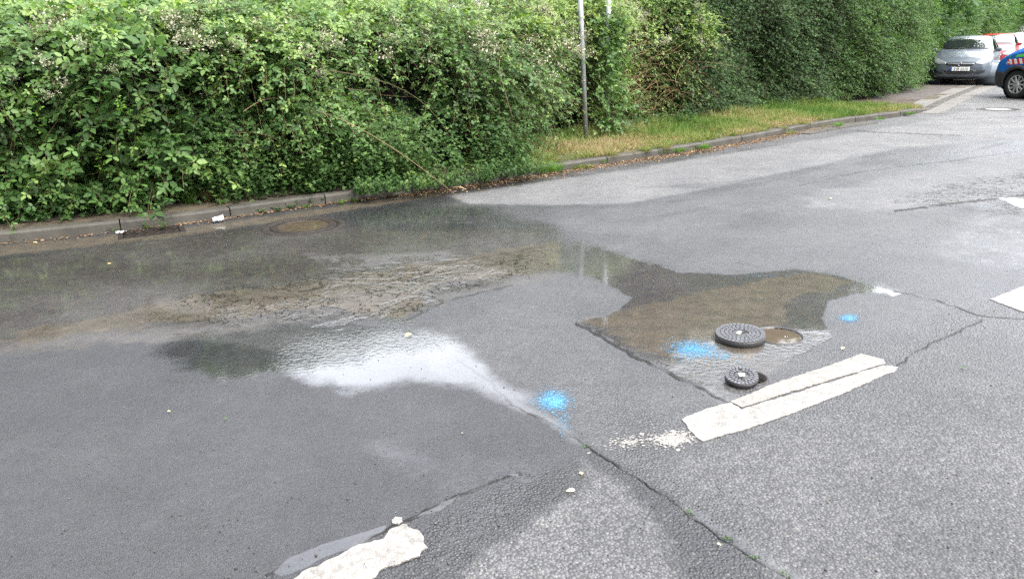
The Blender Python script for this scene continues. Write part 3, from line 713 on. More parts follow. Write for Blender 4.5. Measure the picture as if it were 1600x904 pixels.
# hedges further along
def hedge(name, label, hull, u0, u1, n, mat, size, rb=0.0, top=5.4):
    t = empty(name, (0, 0, 0), 0, label, 'hedge')
    a1, w1, r1 = shoots(hull, u0, u1, 0.05, 2.5, n, L=(.2, .5), K_=7, size=size, tpl=SPRIG, back=(-.05, .3), upb=.25, outb=.9, droop=.35, rbias=rb, updown=(.6, .7), gap=.40, cane_r=.002)
    a2, w2, r2 = shoots(hull, u0, u1, 2.4, top, n//4, L=(.3, .7), K_=7, size=size*1.7, tpl=SPRIG, back=(-.05, .35), upb=.3, outb=.9, droop=.3, rbias=rb, gap=.3, cane_r=.002)
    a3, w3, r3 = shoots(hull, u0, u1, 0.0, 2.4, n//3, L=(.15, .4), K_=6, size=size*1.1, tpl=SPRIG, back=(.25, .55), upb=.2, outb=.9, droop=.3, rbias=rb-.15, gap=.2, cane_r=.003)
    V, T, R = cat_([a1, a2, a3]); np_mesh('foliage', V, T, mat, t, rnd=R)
    cane_mesh('twigs', [(w1, r1*.4), (w3, r3*.5)], t)
    st = MB(); u = u0+.3
    while u < u1:
        c = HB.at(np.array([u]))[0]-HB.nrm(np.array([u]))[0]*random.uniform(.3, .7); h = random.uniform(2, 3.2)
        pts = [(c[0]+random.uniform(-.05, .05)*k, c[1]+random.uniform(-.05, .05)*k, h*k/5) for k in range(6)]
        st.tube(pts, [.035, .03, .026, .02, .015, .01]); u += random.uniform(.35, .6)
    st.build('stems', M_TRUNK, t)
    core('shade_core', hull, u0, u1, top-.3, .55, M_CORE, t)
    return t
hedge('hedge', 'dark green evergreen hedge between the bramble with dead canes and the paler hedge', hull_hedge, U1090+.1, U1280, 5200, M_DARKH, .075)
hedge('hedge', 'lighter leafy hedge ending at the silver parked car', hull_hedge, U1280-.1, U1440+1.2, 5600, M_LIGHTH, .08, .02, 6.6)
hedge('hedge', 'distant green hedge running behind the row of parked cars', hull_hedge, U1440+1.1, HB.L-14, 7500, M_LIGHTH, .13, .05)

# trees behind the bushes (seen as reflections and as greenery over the cars)
def tree(x, y, h, rad, label, z0, n, group=None, mat=M_DARKH, size=.12):
    t = empty('tree', (x, y, 0), 0, label, 'tree', group)
    st = MB(); pts = [(random.uniform(-.06, .06)*k, random.uniform(-.06, .06)*k, h*.8*k/7) for k in range(8)]
    st.tube(pts, [.16, .14, .12, .1, .08, .06, .04, .02], 9)
    limbs = []
    for k in range(9):
        a = random.uniform(0, 6.28); z = h*random.uniform(.3, .7); q = rad*random.uniform(.5, .85)
        lp = [(0, 0, z), (cos(a)*q*.5, sin(a)*q*.5, z+.3), (cos(a)*q, sin(a)*q, z+.7)]; st.tube(lp, [.05, .035, .015], 6); limbs.append(lp[-1])
    st.build('trunk', M_TRUNK, t)
    cl = rdir(70)*(rng.random((70, 1))**.4)*np.array([rad, rad, (h-z0)/2])+np.array([0, 0, (h+z0)/2])
    ci = rng.integers(0, 70, n); P = cl[ci]+rng.normal(size=(n, 3))*rad*.16; P = P[P[:, 2] > z0*.8]; n = len(P)
    V, T, R = inst(SPRIG, P, rdir(n), norm(rdir(n)+UPV), rng.uniform(.6, 1.3, n)*size*1.6, np.clip(.45+.15*(fbm(P[:, 0], P[:, 2], 7)-.5)+rng.normal(size=n)*.2, 0, 1))
    np_mesh('crown', V, T, mat, t, rnd=R); return t
def behind(px, py, d):
    u = uB(px, py); c = HB.at(np.array([u]))[0]-HB.nrm(np.array([u]))[0]*d; return c
for (px, py, d, h, rad, lb) in ((1180, 176, 2.6, 5.2, 1.7, 'leafy tree behind the dark evergreen hedge'), (1400, 148, 1.8, 7.4, 2.2, 'leafy tree behind the lighter hedge')):
    c = behind(px, py, d); tree(c[0], c[1], h, rad, lb, 2.2, 5000, None, M_DARKH, .16)
c = HB.at(np.array([U1440+4.0]))[0]; nn = HB.nrm(np.array([U1440+4.0]))[0]
tree(c[0]-nn[0]*.9, c[1]-nn[1]*.9, 6.0, 2.0, 'tree with broad pale leaves rising over the hedge behind the silver car', 1.7, 9000, None, M_LIGHTH, .15)
tree(32.5, 47, 8, 4.2, 'bright green tree closing the view over the far end of the car row', 1.6, 9000, None, M_LIGHTH, .22)
tree(38.5, 52, 8.5, 4.5, 'tall tree at the far right end of the road', 1.4, 9000, None, M_LIGHTH, .22)
tree(46, 58, 9, 5, 'tall tree beyond the right end of the car row', 1.2, 6000, None, M_LIGHTH, .26)

# ------------------------------------------------------------------ low weeds along the kerb
def weeds(name, label, ua, ub, n, hgt, fr, size, seedk=0, mat=M_WEED):
    u = rng.uniform(ua, ub, n); a = rng.uniform(fr[0], fr[1], n); h = rng.uniform(hgt[0], hgt[1], n)*(.6+.8*fbm(u*2.2, a*2, 401+seedk, 2))
    kk = fbm(u*1.3, a*.5, 431+seedk, 2)+rng.random(n)*.3 > .5; u, a, h = u[kk], a[kk], h[kk]; n = len(u)
    c = HB.at(u); nn = HB.nrm(u); P0 = np.stack([c[:, 0]+nn[:, 0]*a, c[:, 1]+nn[:, 1]*a, np.full(n, .09)], 1)
    N = np.concatenate([nn, np.zeros((n, 1))], 1); D = norm(UPV+N*.25+rng.normal(size=(n, 3))*.28); K_ = 9; t = np.linspace(0, 1, K_)
    pos = P0[:, None]+D[:, None]*h[:, None, None]*t[None, :, None]+N[:, None]*(h*.15)[:, None, None]*(t**2)[None, :, None]
    ph = rng.uniform(0, 6.28, n)[:, None]+np.arange(K_)[None]*2.2
    X = np.stack([np.cos(ph), np.sin(ph), np.full(ph.shape, .15)], -1)
    Zn = norm(UPV+N[:, None]*.5+rng.normal(size=pos.shape)*.35)
    P = pos[:, 1:].reshape(-1, 3); X = X[:, 1:].reshape(-1, 3); Zn = Zn[:, 1:].reshape(-1, 3)
    r = np.repeat(np.clip(rng.normal(.42, .2, n), 0, 1), K_-1)+rng.normal(size=len(P))*.1+.15*np.tile(t[1:], n)
    A = inst(PAIRS, P, X, Zn, size*rng.uniform(.6, 1.3, len(P)), np.clip(r, 0, 1))
    tv, tq = tubes(pos, np.full(n, .0018)); T = np.concatenate([tq[:, [0, 1, 2]], tq[:, [0, 2, 3]]])
    V, T, R = cat_([A, (tv, T, np.full(len(tv), .2))])
    return tag(np_mesh(name, V, T, mat, None, rnd=R), label, 'weeds', None, 'stuff')
weeds('weeds', 'low bright green weeds crowding the kerb under the middle brambles', uB(335, 318), UC+.3, 1050, (.22, .8), (-.45, .12), .052)
weeds('weeds', 'creeping weeds hanging over the kerb between the fallen sticks and the verge', uB(540, 295), UC+.1, 380, (.08, .26), (.1, .5), .034, 7)
weeds('weeds', 'taller fine leaved weeds in front of the dark hollow', uB(480, 300), uB(720, 275), 330, (.5, .95), (-.35, -.1), .03, 9)
weeds('weeds', 'low broad leaved weeds under the leftmost bramble bush', U0-3, uB(335, 318), 420, (.12, .38), (-.35, .1), .05, 3)
weeds('weeds', 'straggling green weeds round the foot of the grey post', UC+.2, U1090, 520, (.08, .35), (-.3, .15), .034, 5)

# ------------------------------------------------------------------ grass
blade_t = (np.array([(0, .5, 0), (0, -.5, 0), (.5, .38, .04), (.5, -.38, .04), (1, 0, -.1)])*np.array([1, .07, 1]), np.array([(0, 1, 3), (0, 3, 2), (2, 3, 4)]))
def grass_on(name, label, ua, ub, n, L, mat, rmean, a0=.08, dens=None, lay=.75):
    u = rng.uniform(ua, ub, n); d = np.array([1.0]); kc = K.at(u); kn = K.nrm(u); a = -(a0+rng.random(n)*3.0)
    P = np.stack([kc[:, 0]+kn[:, 0]*a, kc[:, 1]+kn[:, 1]*a, np.array(.11-.085*sstep(U9-.2, U9+1.2, u))-.012+.01], 1)
    # keep what lies in front of the plants
    ub_ = np.array([0.0]); ii = np.argmin((P[:, None, 0]-HB.p[None, :, 0])**2+(P[:, None, 1]-HB.p[None, :, 1])**2, axis=1)
    q = HB.p[ii]; tt = HB.tan(HB.u[ii]); nn = np.stack([tt[:, 1], -tt[:, 0]], 1); fr = (P[:, 0]-q[:, 0])*nn[:, 0]+(P[:, 1]-q[:, 1])*nn[:, 1]
    ok = (fr > -.45) & (fbm(P[:, 0]*3, P[:, 1]*3, 501, 2)+rng.random(n)*.4 > .5); P = P[ok]; n = len(P); fr = fr[ok]; aa = a[ok]
    X = norm(rng.normal(size=(n, 3))*np.array([lay, lay, .25])+UPV*.9)
    R = rmean-.07+.6*(fbm(P[:, 0]*1.3, P[:, 1]*1.3, 503, 3)-.5)*2+rng.normal(size=n)*.13
    return P, X, R, fr, aa, u[ok]
P, X, R, fr, aa, uu = grass_on('g', '', uK(770, 284), U9+.8, 100000, 1, M_GRASS, .5)
along = (uu-uK(960, 255))/(U9-uK(960, 255))
R = np.clip(R+np.interp(along, [-1, 0, .35, .7, 1], [-.05, .16, .1, -.12, -.22])+.16*sstep(-.6, -.2, aa)*sstep(-.1, .2, along), 0, 1)
V, T, RR = inst(blade_t, P, X, norm(rdir(len(P))+np.array([0, -1, .2])), rng.uniform(.04, .11, len(P))*(.6+1.3*fbm(P[:, 0]*4, P[:, 1]*4, 511, 2))*(1+.7*sstep(.5, .0, fr)), R)
tag(np_mesh('grass', V, T, M_GRASS, None, rnd=RR), 'short verge grass, green and straw coloured, between hedge and kerb', 'grass', None, 'stuff')
# cut dry stalks lying on the verge and in the gutter
P, X, R, fr, aa, uu = grass_on('s', '', uK(700, 295), uK(1300, 197), 16000, 1, M_STRAW, .5, .1)
X[:, 2] *= .12; V, T, RR = inst(blade_t, P+np.array([0, 0, .03]), X, norm(UPV+rng.normal(size=(len(P), 3))*.3), rng.uniform(.05, .16, len(P)), np.clip(R, 0, 1))
tag(np_mesh('dry_stalks', V, T, M_STRAW, None, rnd=RR), 'cut dry stalks strewn over the grass verge', 'straw', None, 'stuff')
# litter of brown leaves and grit along the kerb foot
M_LIT = leaf_mat('dead_leaf', [(0, (.05, .032, .02)), (.5, (.13, .08, .045)), (.9, (.25, .17, .1)), (1, (.5, .42, .33))], .1, .7, .3)
n = 11000; u = rng.uniform(uK(0, 381)-2, uK(1290, 198), n); wgt = np.interp(u, [uK(0, 381), uK(300, 348), uK(600, 308), uK(700, 295), uK(830, 275), uK(1290, 198)], [.12, .25, .5, 1, 1, .8])
k = rng.random(n) < wgt; u = u[k]; n = len(u); c = K.at(u); kn = K.nrm(u); a = np.abs(rng.normal(size=n))*np.interp(u, [uK(600, 308), uK(700, 295)], [.05, .13])+.004
P = np.stack([c[:, 0]+kn[:, 0]*a, c[:, 1]+kn[:, 1]*a, np.full(n, .006)+rng.random(n)*.008], 1)
V, T, RR = inst(DIA, P, norm(rdir(n)*np.array([1, 1, .15])), norm(UPV+rng.normal(size=(n, 3))*.3), rng.uniform(.008, .04, n), rng.random(n))
tag(np_mesh('leaf_litter', V, T, M_LIT, None, rnd=RR), 'brown leaf litter and grit washed along the foot of the kerb', 'litter', None, 'stuff')

# single grass tufts
def tuft_mesh(n, h, sp, seed, mat, droop=.4):
    r_ = np.random.default_rng(seed); az = r_.uniform(0, 6.28, n); el = r_.uniform(.9, 1.5, n); L = r_.uniform(.5, 1, n)*h; t = np.linspace(0, 1, 6)
    D = np.stack([np.cos(az)*np.cos(el), np.sin(az)*np.cos(el), np.sin(el)], 1); O = np.stack([np.cos(az), np.sin(az), np.zeros(n)], 1)
    pos = (O*r_.uniform(0, sp, n)[:, None])[:, None]+D[:, None]*L[:, None, None]*t[None, :, None]+(O[:, None]*.35-UPV*droop)*(L[:, None, None])*(t**2.5)[None, :, None]
    W = np.cross(D, UPV); W = norm(W)*r_.uniform(.0015, .0035, n)[:, None]; wd = (1-t**2)[None, :, None]
    A = pos+W[:, None]*wd; B = pos-W[:, None]*wd; V = np.stack([A, B], 2).reshape(-1, 3)
    i = np.arange(n)[:, None]*12+np.arange(5)[None]*2; Q = np.stack([i, i+1, i+3, i+2], -1).reshape(-1, 4)
    return V, Q, np.repeat(np.clip(r_.normal(.5, .25, n), 0, 1), 12), mat
def put_tuft(name, px, py, n, h, sp, seed, label, mat=M_TUFT, z=.1, cat='grass tuft', group=None):
    V, Q, R, mt = tuft_mesh(n, h, sp, seed, mat); p = G(px, py, z); o = np_mesh(name, V, Q, mt, None, rnd=R); o.location = (p[0], p[1], z-.005)
    return tag(o, label, cat, group)
put_tuft('grass_tuft', 45, 340, 130, .34, .08, 1, 'bright green grass tuft leaning over the kerb at the left edge')
put_tuft('grass_tuft', 8, 348, 90, .3, .06, 2, 'grass tuft cut by the left edge of the picture')
put_tuft('grass_tuft', 75, 336, 80, .26, .06, 3, 'grass tuft just right of the leftmost two tufts')
put_tuft('grass_tuft', 183, 326, 90, .3, .06, 4, 'grass tuft under the brambles above the gully')
put_tuft('grass_tuft', 296, 318, 100, .36, .05, 5, 'tall green grass tuft left of the dry tuft')
put_tuft('dry_grass_tuft', 325, 315, 110, .32, .05, 6, 'dry straw coloured grass tuft standing behind the kerb above the crushed cup', M_STRAW)
put_tuft('grass_tuft', 180, 362, 40, .13, .02, 8, 'thin grass tuft growing in the kerb joint left of the gully', z=0.0)
put_tuft('grass_tuft', 362, 336, 45, .07, .02, 9, 'tiny grass tuft at the kerb foot right of the crushed cup', z=0.0)
for i, (px, py) in enumerate(((535, 318), (555, 315), (478, 324))):
    put_tuft('grass_tuft', px, py, 50, .09, .04, 20+i, ['middle of three small tufts at the kerb foot right of the manhole', 'rightmost of three small tufts at the kerb foot right of the manhole', 'leftmost of three small tufts at the kerb foot right of the manhole'][i], z=0.0)
for i, (px, py, h) in enumerate(((868, 266, .2), (848, 268, .24), (990, 243, .1), (1035, 238, .12), (1060, 236, .12), (1100, 231, .12), (1310, 196, .12), (1422, 178, .1), (1375, 186, .08), (940, 252, .1))):
    put_tuft('grass_tuft', px, py, 160, h, .12, 40+i, 'fresh green grass tuft overhanging the kerb edge of the verge', z=.04, group='grass tufts growing over the verge kerb')

for i in range(34):
    u_ = random.uniform(uK(820, 277), uK(1300, 197)); a_ = random.uniform(-.25, .07); c_ = K.at(np.array([u_]))[0]+K.nrm(np.array([u_]))[0]*a_
    V, Q, R, mt = tuft_mesh(random.randint(40, 120), random.uniform(.07, .2), .09, 300+i, M_GRASS); o = np_mesh('grass_tuft', V, Q, mt, None, rnd=np.clip(R+random.uniform(-.2, .25), 0, 1)); o.location = (c_[0], c_[1], .085 if a_ < -.0 else 0)
    tag(o, 'ragged grass tuft sprawling along the edge of the verge kerb', 'grass tuft', 'ragged tufts along the verge kerb')
# seedlings rooted in the gutter
def seedling(px, py, h, n, label, seed, size=.022, z=0.0):
    r_ = np.random.default_rng(seed); p = G(px, py, z); t = empty('seedling', (p[0], p[1], z), 0, label, 'plant')
    st = []; P = []; X = []
    for k in range(n):
        a = r_.uniform(0, 6.28); L = h*r_.uniform(.6, 1.1); d = np.array([cos(a)*.5, sin(a)*.5, 1.0])*L; q = np.linspace(0, 1, 5)
        line_ = d[None]*q[:, None]+np.array([cos(a), sin(a), -.4])[None]*L*.3*(q**2)[:, None]; st.append(line_)
        for j in range(1, 5):
            for s_ in (0, 1): P.append(line_[j]); b = r_.uniform(0, 6.28); X.append((cos(b), sin(b), .1))
    V, Q = tubes(np.array(st), np.full(n, .0015)); np_mesh('stem', V, Q, M_CANE, t, rnd=np.zeros(len(V)))
    P = np.array(P); m = len(P)
    V, T, R = inst(SINGLE, P, np.array(X), norm(UPV+r_.normal(size=(m, 3))*.3), size*r_.uniform(.7, 1.4, m), np.clip(r_.normal(.6, .2, m), 0, 1))
    np_mesh('leaves', V, T, M_WEED, t, rnd=R)
for i, (px, py, h, n, z, lb) in enumerate(((228, 358, .05, 3, 0, 'tiny seedling sprouting at the left end of the gully grate'), (256, 358, .13, 6, 0, 'leafy seedling sprouting at the right end of the gully grate'),
        (408, 334, .09, 4, 0, 'leftmost seedling on the kerb face above the manhole'), (432, 330, .07, 4, 0, 'second seedling from the left on the kerb face above the manhole'),
        (455, 327, .09, 4, 0, 'third seedling from the left on the kerb face above the manhole'), (482, 321, .1, 5, .0, 'bushiest seedling on the kerb face above the manhole'), (505, 318, .07, 4, 0, 'rightmost seedling on the kerb face above the manhole'),
        (598, 305, .12, 7, 0, 'trailing plant hanging over the kerb by the fallen sticks'), (640, 300, .1, 6, 0, 'small plant at the kerb foot right of the fallen sticks'),
        (757, 284, .16, 7, .02, 'pointed leaved plant drooping over the kerb near the pale dry asphalt'), (790, 280, .15, 7, .02, 'grey green plant spilling over the kerb where the verge begins'))):
    seedling(px, py, h, n, lb, 70+i, .026, z)
# fresh shoots standing out of the brambles
def young(px, py, L, label, leanx, seed, hull=hull_bramble):
    """shoot whose foot is seen near px,py; rises L metres"""
    r_ = np.random.default_rng(seed)
    d = fwd+RT*(px-800)/F-UP*(py-452)/F; d = d/np.hypot(d[0], d[1]); best = None
    for rr in np.arange(5, 20, .05):
        p = np.array([0, 0, H])+d*rr; u = HB.near(p[0], p[1]); c = HB.at(np.array([u]))[0]; n_ = HB.nrm(np.array([u]))[0]
        if (p[:2]-c)@n_ < hull(np.array([u]), np.array([max(p[2]-.09, 0)]))[0]+.16: best = (p, n_); break
    p, n_ = best; t = empty('bramble_shoot', tuple(p), 0, label, 'plant'); K_ = 10; q = np.linspace(0, 1, K_)
    tn = np.array([-n_[1], n_[0]]); D = norm(np.array([tn[0]*-leanx+n_[0]*.25, tn[1]*-leanx+n_[1]*.25, 1.0]))
    pos = D[None]*L*q[:, None]+np.array([n_[0], n_[1], -.3])[None]*.12*L*(q**2)[:, None]
    V, Q = tubes(pos[None], np.array([.0035]), 5); np_mesh('stem', V, Q, M_CANE, t, rnd=np.zeros(len(V)))
    ph = np.arange(K_-1)*2.4+r_.uniform(0, 6); X = np.stack([np.cos(ph), np.sin(ph), np.full(K_-1, .35)], 1)
    V, T, R = inst(TRI, pos[1:], X, norm(UPV+np.array([n_[0], n_[1], 0])*.6+r_.normal(size=(K_-1, 3))*.3), .046*(1.15-.6*q[1:]), np.clip(.2+.75*q[1:], 0, 1))
    np_mesh('leaves', V, T, M_YOUNG, t, rnd=R)
young(72, 215, .5, 'pale fresh bramble shoot standing out of the leaves at the far left', 0, 1)
young(165, 275, .4, 'pale yellow green bramble shoot left of the tall grass tuft', .1, 2)
young(195, 180, .18, 'short pale shoot tip between the two left bramble shoots', .2, 3)
young(540, 210, .62, 'tall fresh green shoot standing left of the dark hollow', .12, 4)
young(585, 110, .38, 'lobed pale shoot hanging high over the dark hollow', .1, 5)
young(340, 160, .3, 'pale shoot at mid height left of the dark hollow', .2, 6)

# ------------------------------------------------------------------ posts
galv = simple('galvanised_steel', (.36, .38, .41), .5, .55, var=.12, scale=6)
pb = G(916, 226, .08); post = empty('sign_post', (pb[0], pb[1], .06), 0, 'grey galvanised steel post standing in the weeds between the bramble bushes', 'post')
post.rotation_euler = (0, radians(-2.6), 0)
MB().tube([(0, 0, 0), (0, 0, 3.3)], .036, 20).build('pole', galv, post)
MB().tube([(0, 0, 3.3), (0, 0, 3.32)], .04, 20).build('cap', simple('black_plastic', (.03, .03, .03), .5), post)
clamp = MB()
clm = simple('clamp_steel', (.22, .2, .18), .6, .5)
for z in (.95, 1.35): MB().lathe([(.037, z), (.0395, z), (.0395, z+.015), (.037, z+.015)], 20).build('clamp', clm, post)
# a vine stem hooked round the post
vine = MB(); vine.tube([(-.5, -.02, 1.72), (-.3, -.06, 1.79), (-.1, -.06, 1.8), (.02, -.05, 1.84), (.05, -.045, 1.72), (.048, -.045, 1.5), (.045, -.05, 1.35)], [.005]*7, 5)
vv = vine.build('dry_vine', M_TRUNK, None); vv.location = post.location; vv.rotation_euler = post.rotation_euler; tag(vv, 'thin dry vine stem hooked round the grey post', 'vine')
p2 = HB.at(np.array([UP_+.9]))[0]-HB.nrm(np.array([UP_+.9]))[0]*.35
dd = (fwd+RT*(951-800)/F-UP*(12-452)/F)[:2]; dd = dd/np.linalg.norm(dd)*12.38; u2 = HB.near(dd[0], dd[1])
post2 = empty('post', (dd[0], dd[1], 0), 0, 'second thinner grey post, only its top showing behind the brambles', 'post')
MB().tube([(0, 0, 0), (0, 0, 3.0)], .036, 16).build('pole', galv, post2)
# brambles grow up round the foot of this post and leave only its top free
nn2 = HB.nrm(np.array([u2]))[0]; N3 = np.array([nn2[0], nn2[1], 0]); T3_ = np.array([-nn2[1], nn2[0], 0]); nb = 620
zz = 1.82*rng.random(nb)**.85; lat = rng.normal(size=nb)*(.26-.07*zz); out_ = .05+rng.random(nb)*.24*(1.15-zz/2.2)
P = np.array([dd[0], dd[1], .1])+T3_*lat[:, None]+N3*out_[:, None]+UPV*zz[:, None]
V, T, R = inst(TRI, P, norm(rdir(nb)+N3*.4), norm(UPV*.9+N3*.6+rng.normal(size=(nb, 3))*.4), rng.uniform(.045, .085, nb), np.clip(rng.normal(.55, .2, nb), 0, 1))
np_mesh('foliage', V, T, M_BR, t4, rnd=R); MB().tube([(0, 0, 3.0), (0, 0, 3.02)], .04, 16).build('cap', simple('cap_plastic', (.03, .03, .03), .5), post2)

# ------------------------------------------------------------------ ironware in the road
iron = simple('cast_iron', (.035, .034, .036), .42, .35, var=.35, scale=20, bump=.002, bscale=200, spec=.6)
iron_wet = simple('wet_cast_iron', (.07, .07, .075), .35, .5, var=.3, scale=30, bump=.0015, bscale=240, spec=.7)
rust = simple('rusty_iron', (.022, .017, .014), .55, .2, var=.35, scale=25, bump=.003, bscale=150)
black = simple('black_pit', (.006, .006, .006), .9)
def muddy(name, a, b, rough=.06):
    m = NT(name); c = m.mix(m.mr(m.noise(12, 5), .3, .7), a, b)
    m.bsdf(Base_Color=c, Roughness=rough, Specular_IOR_Level=.5, Normal=m.bump(m.noise(14, 2), 1, .0003)); return m.m
brown_water = muddy('brown_water', (.055, .042, .03), (.07, .055, .04), .04)

def block_ring(mb, r0, r1, n, z0, z1, gap, M=None, skip=()):
    for i in range(n):
        if i in skip: continue
        a0 = 2*pi*i/n; g0 = gap/2/r0; g1 = gap/2/r1; w_ = 2*pi/n
        po = []
        for t in (0, .5, 1): po.append((r1*cos(a0+g1+(w_-2*g1)*t), r1*sin(a0+g1+(w_-2*g1)*t)))
        for t in (1, .5, 0): po.append((r0*cos(a0+g0+(w_-2*g0)*t), r0*sin(a0+g0+(w_-2*g0)*t)))
        mb.prism(po, z0, z1, M)
# round cover lifted out of the bigger shaft
def big_lid():
    p = G(1156, 530); t = empty('valve_cover', (p[0], p[1], .002), .35, 'larger round cast iron cover lying lifted beside its flooded shaft', 'manhole cover')
    t.rotation_euler = (radians(1.5), radians(-2), .35)
    r = .134; MB().lathe([(0, 0), (r*.96, 0), (r, .004), (r, .032), (r-.004, .036), (0, .036)], 64).build('cover_plate', iron, t)
    st = MB()
    for (a, b, n_) in ((.108, .132, 34), (.086, .104, 26), (.064, .082, 20), (.046, .060, 12)): block_ring(st, a, b, n_, .0365, .0405, .0045)
    st.build('tread_blocks', iron_wet, t)
    hb = MB(); hb.prism([(.040*cos(a), .040*sin(a)) for a in np.linspace(0, 2*pi, 25)[:-1]], .0365, .0385); hb.build('hub', iron, t)
    MB().prism([(.026*cos(a)+.022, .012*sin(a)-.004) for a in np.linspace(0, 2*pi, 17)[:-1]], .0386, .040).build('lifting_slot', black, t)
    pale = simple('pale_tag', (.75, .72, .6), .5)
    MB().box((-.008, .0, .0405), (.03, .018, .004), rz=.5).build('tag_plate', pale, t)
big_lid()
def small_lid():
    p = G(1158, 597); t = empty('valve_cover', (p[0], p[1], .012), .2, 'smaller round cast iron cover with ribbed rim tilted against its open shaft', 'manhole cover')
    t.rotation_euler = (radians(9), radians(-5), .2)
    r = .079; MB().lathe([(0, -.004), (r*.9, -.004), (r, .004), (r, .022), (r-.003, .025), (0, .025)], 56).build('cover_plate', iron, t)
    st = MB(); block_ring(st, .058, .077, 24, .0255, .030, .005); block_ring(st, .037, .054, 18, .0255, .030, .005, skip=(3, 12)); st.build('tread_blocks', iron_wet, t)
    hb = MB(); hb.prism([(.033*cos(a), .033*sin(a)) for a in np.linspace(0, 2*pi, 25)[:-1]], .0255, .0275)
    hb.build('hub', iron, t)
    block = MB(); block_ring(block, .027, .032, 1, .0276, .0295, .001); block.build('hub_ring', iron_wet, t)
    MB().box((0.001, .0, .0305), (.027, .02, .005), rz=-.35).build('tag_plate', simple('white_tag', (.8, .8, .76), .5), t)
    MB().prism([(.014*cos(a)-.014, .009*sin(a)-.016) for a in np.linspace(0, 2*pi, 13)[:-1]], .0276, .029).build('lifting_slot', black, t)
small_lid()
# the shafts
def shaft(c, r, label, water, depth):
    t = empty('valve_shaft', (c[0], c[1], 0), 0, label, 'shaft')
    MB().lathe([(r, -depth), (r, .003), (r+.008, .0045), (r+.011, .001), (r+.011, -.02)], 56).build('rim', rust if water is None else iron, t)
    if water is not None:
        MB().add([(0, 0, water)]+[((r+.001)*cos(a), (r+.001)*sin(a), water) for a in np.linspace(0, 2*pi, 49)[:-1]], [(0, i, i % 48+1) for i in range(1, 49)]).build('muddy_water', brown_water, t)
        foam = simple('foam', (.4, .39, .36), .2, coat=1)
        for k in range(2):
            a, q = random.uniform(-.3, .6), random.uniform(.2, .75)*r; s_ = random.uniform(.002, .0045)
            M = Matrix.Translation((cos(a)*q, sin(a)*q-.01, water)); b = MB(); b.lathe([(s_, 0), (s_*.85, s_*.5), (s_*.4, s_*.85), (0.0001, s_)], 10, M); b.build('bubble', foam, t)
    else:
        MB().lathe([(.001, -depth), (r, -depth)], 32).build('floor', black, t)
        MB().lathe([(r*.78, -.03), (r, -.03), (r, -.045), (r*.78, -.045)], 40, closed=True).build('seat_ring', rust, t)
        MB().box((0, 0, -.13), (.03, .03, .12)).build('valve_spindle', rust, t)
shaft(BIGH, BIGR, 'round shaft filled to the brim with brown water beside the larger cover', -.006, .4)
shaft(SMALLH, SMALLR, 'small dark open shaft half hidden by the smaller tilted cover', None, .4)
# manhole by the kerb
def manhole(c, R, label, pale=False):
    t = empty('manhole', (c[0], c[1], 0), 0, label, 'manhole')
    fr = MB(); fr.lathe([(R*.80, .0015), (R*.80, .005), (R*.985, .005), (R, .002)], 72); 
    fr.build('frame', rust, t)
    cv = MB(); cv.lathe([(R*.60, .003), (R*.60, .0055), (R*.785, .0055), (R*.785, .0015)], 64); block_ring(cv, R*.62, R*.77, 22, .0056, .0085, .014)
    cv.build('cover_ring', rust, t)
    m = muddy('cover_fill_wet', (.045, .036, .025), (.075, .06, .043), .1) if not pale else simple('cover_fill', (.22, .2, .18), .6, var=.1)
    MB().lathe([(.0001, .0035), (R*.6, .0035)], 48).build('cover_fill', m, t)
manhole(G(474, 353.5), .385, 'round cast iron manhole with a muddy wet concrete centre near the kerb')
manhole(G(1560, 171), .4, 'distant round manhole with a pale centre in front of the blue van', True)
# gully
gt = empty('gully', (GULC[0], GULC[1], 0), GA, 'cast iron gully grate set against the kerb', 'drain')
fr = MB(); gx_, gy_ = GUL
for sy in (-1, 1): fr.box((0, sy*(gy_+.008), -.012), (2*gx_+.07, .04, .032))
for sx in (-1, 1): fr.box((sx*(gx_+.012), 0, -.0125), (.045, 2*gy_-.024, .031))
fr.build('frame', rust, gt)
for i in range(6): MB().box((-gx_+.045+i*.082, 0, -.014), (.032, 2*gy_-.03, .022), b=.004).build('bar', rust, gt)
MB().box((0, 0, -.012), (2*gx_-.03, .03, .018)).build('cross_bar', rust, gt)
pit = MB(); x, y, z = gx_+.02, gy_+.02, -.45
pit.add([(-x, -y, z), (x, -y, z), (x, y, z), (-x, y, z), (-x, -y, -.03), (x, -y, -.03), (x, y, -.03), (-x, y, -.03)], [(0, 1, 2, 3), (0, 4, 5, 1), (1, 5, 6, 2), (2, 6, 7, 3), (3, 7, 4, 0)]); pit.build('pit', black, gt)

# ------------------------------------------------------------------ painted marks (thick, worn road paint)
paint = NT('road_paint')
wr = paint.mr(paint.math('ADD', paint.math('MULTIPLY', paint.noise(38, 6, .7), .6), paint.math('MULTIPLY', paint.noise(9, 4), .4)), .38, .52)
pc = paint.mix(wr, (.115, .106, .094), (.205, .196, .183)); vs_ = paint.vor(150)
pc = paint.mix(paint.mr(vs_.outputs['Distance'], .25, .6, 0, .35), pc, (.12, .112, .1))
hole = paint.mr(paint.math('ADD', paint.math('MULTIPLY', paint.noise(170, 3, .7), .5), paint.math('MULTIPLY', paint.noise(16, 4, .6), .5)), .56, .62)
pc = paint.mix(paint.math('MULTIPLY', hole, .8), pc, (.05, .05, .05))
paint.bsdf(Base_Color=pc, Roughness=.6, Normal=paint.bump(paint.math('ADD', paint.noise(120, 3), vs_.outputs['Distance']), 1, .0022)); paint = paint.m
paint2 = NT('stained_road_paint'); wr = paint2.mr(paint2.noise(30, 6, .7), .35, .6)
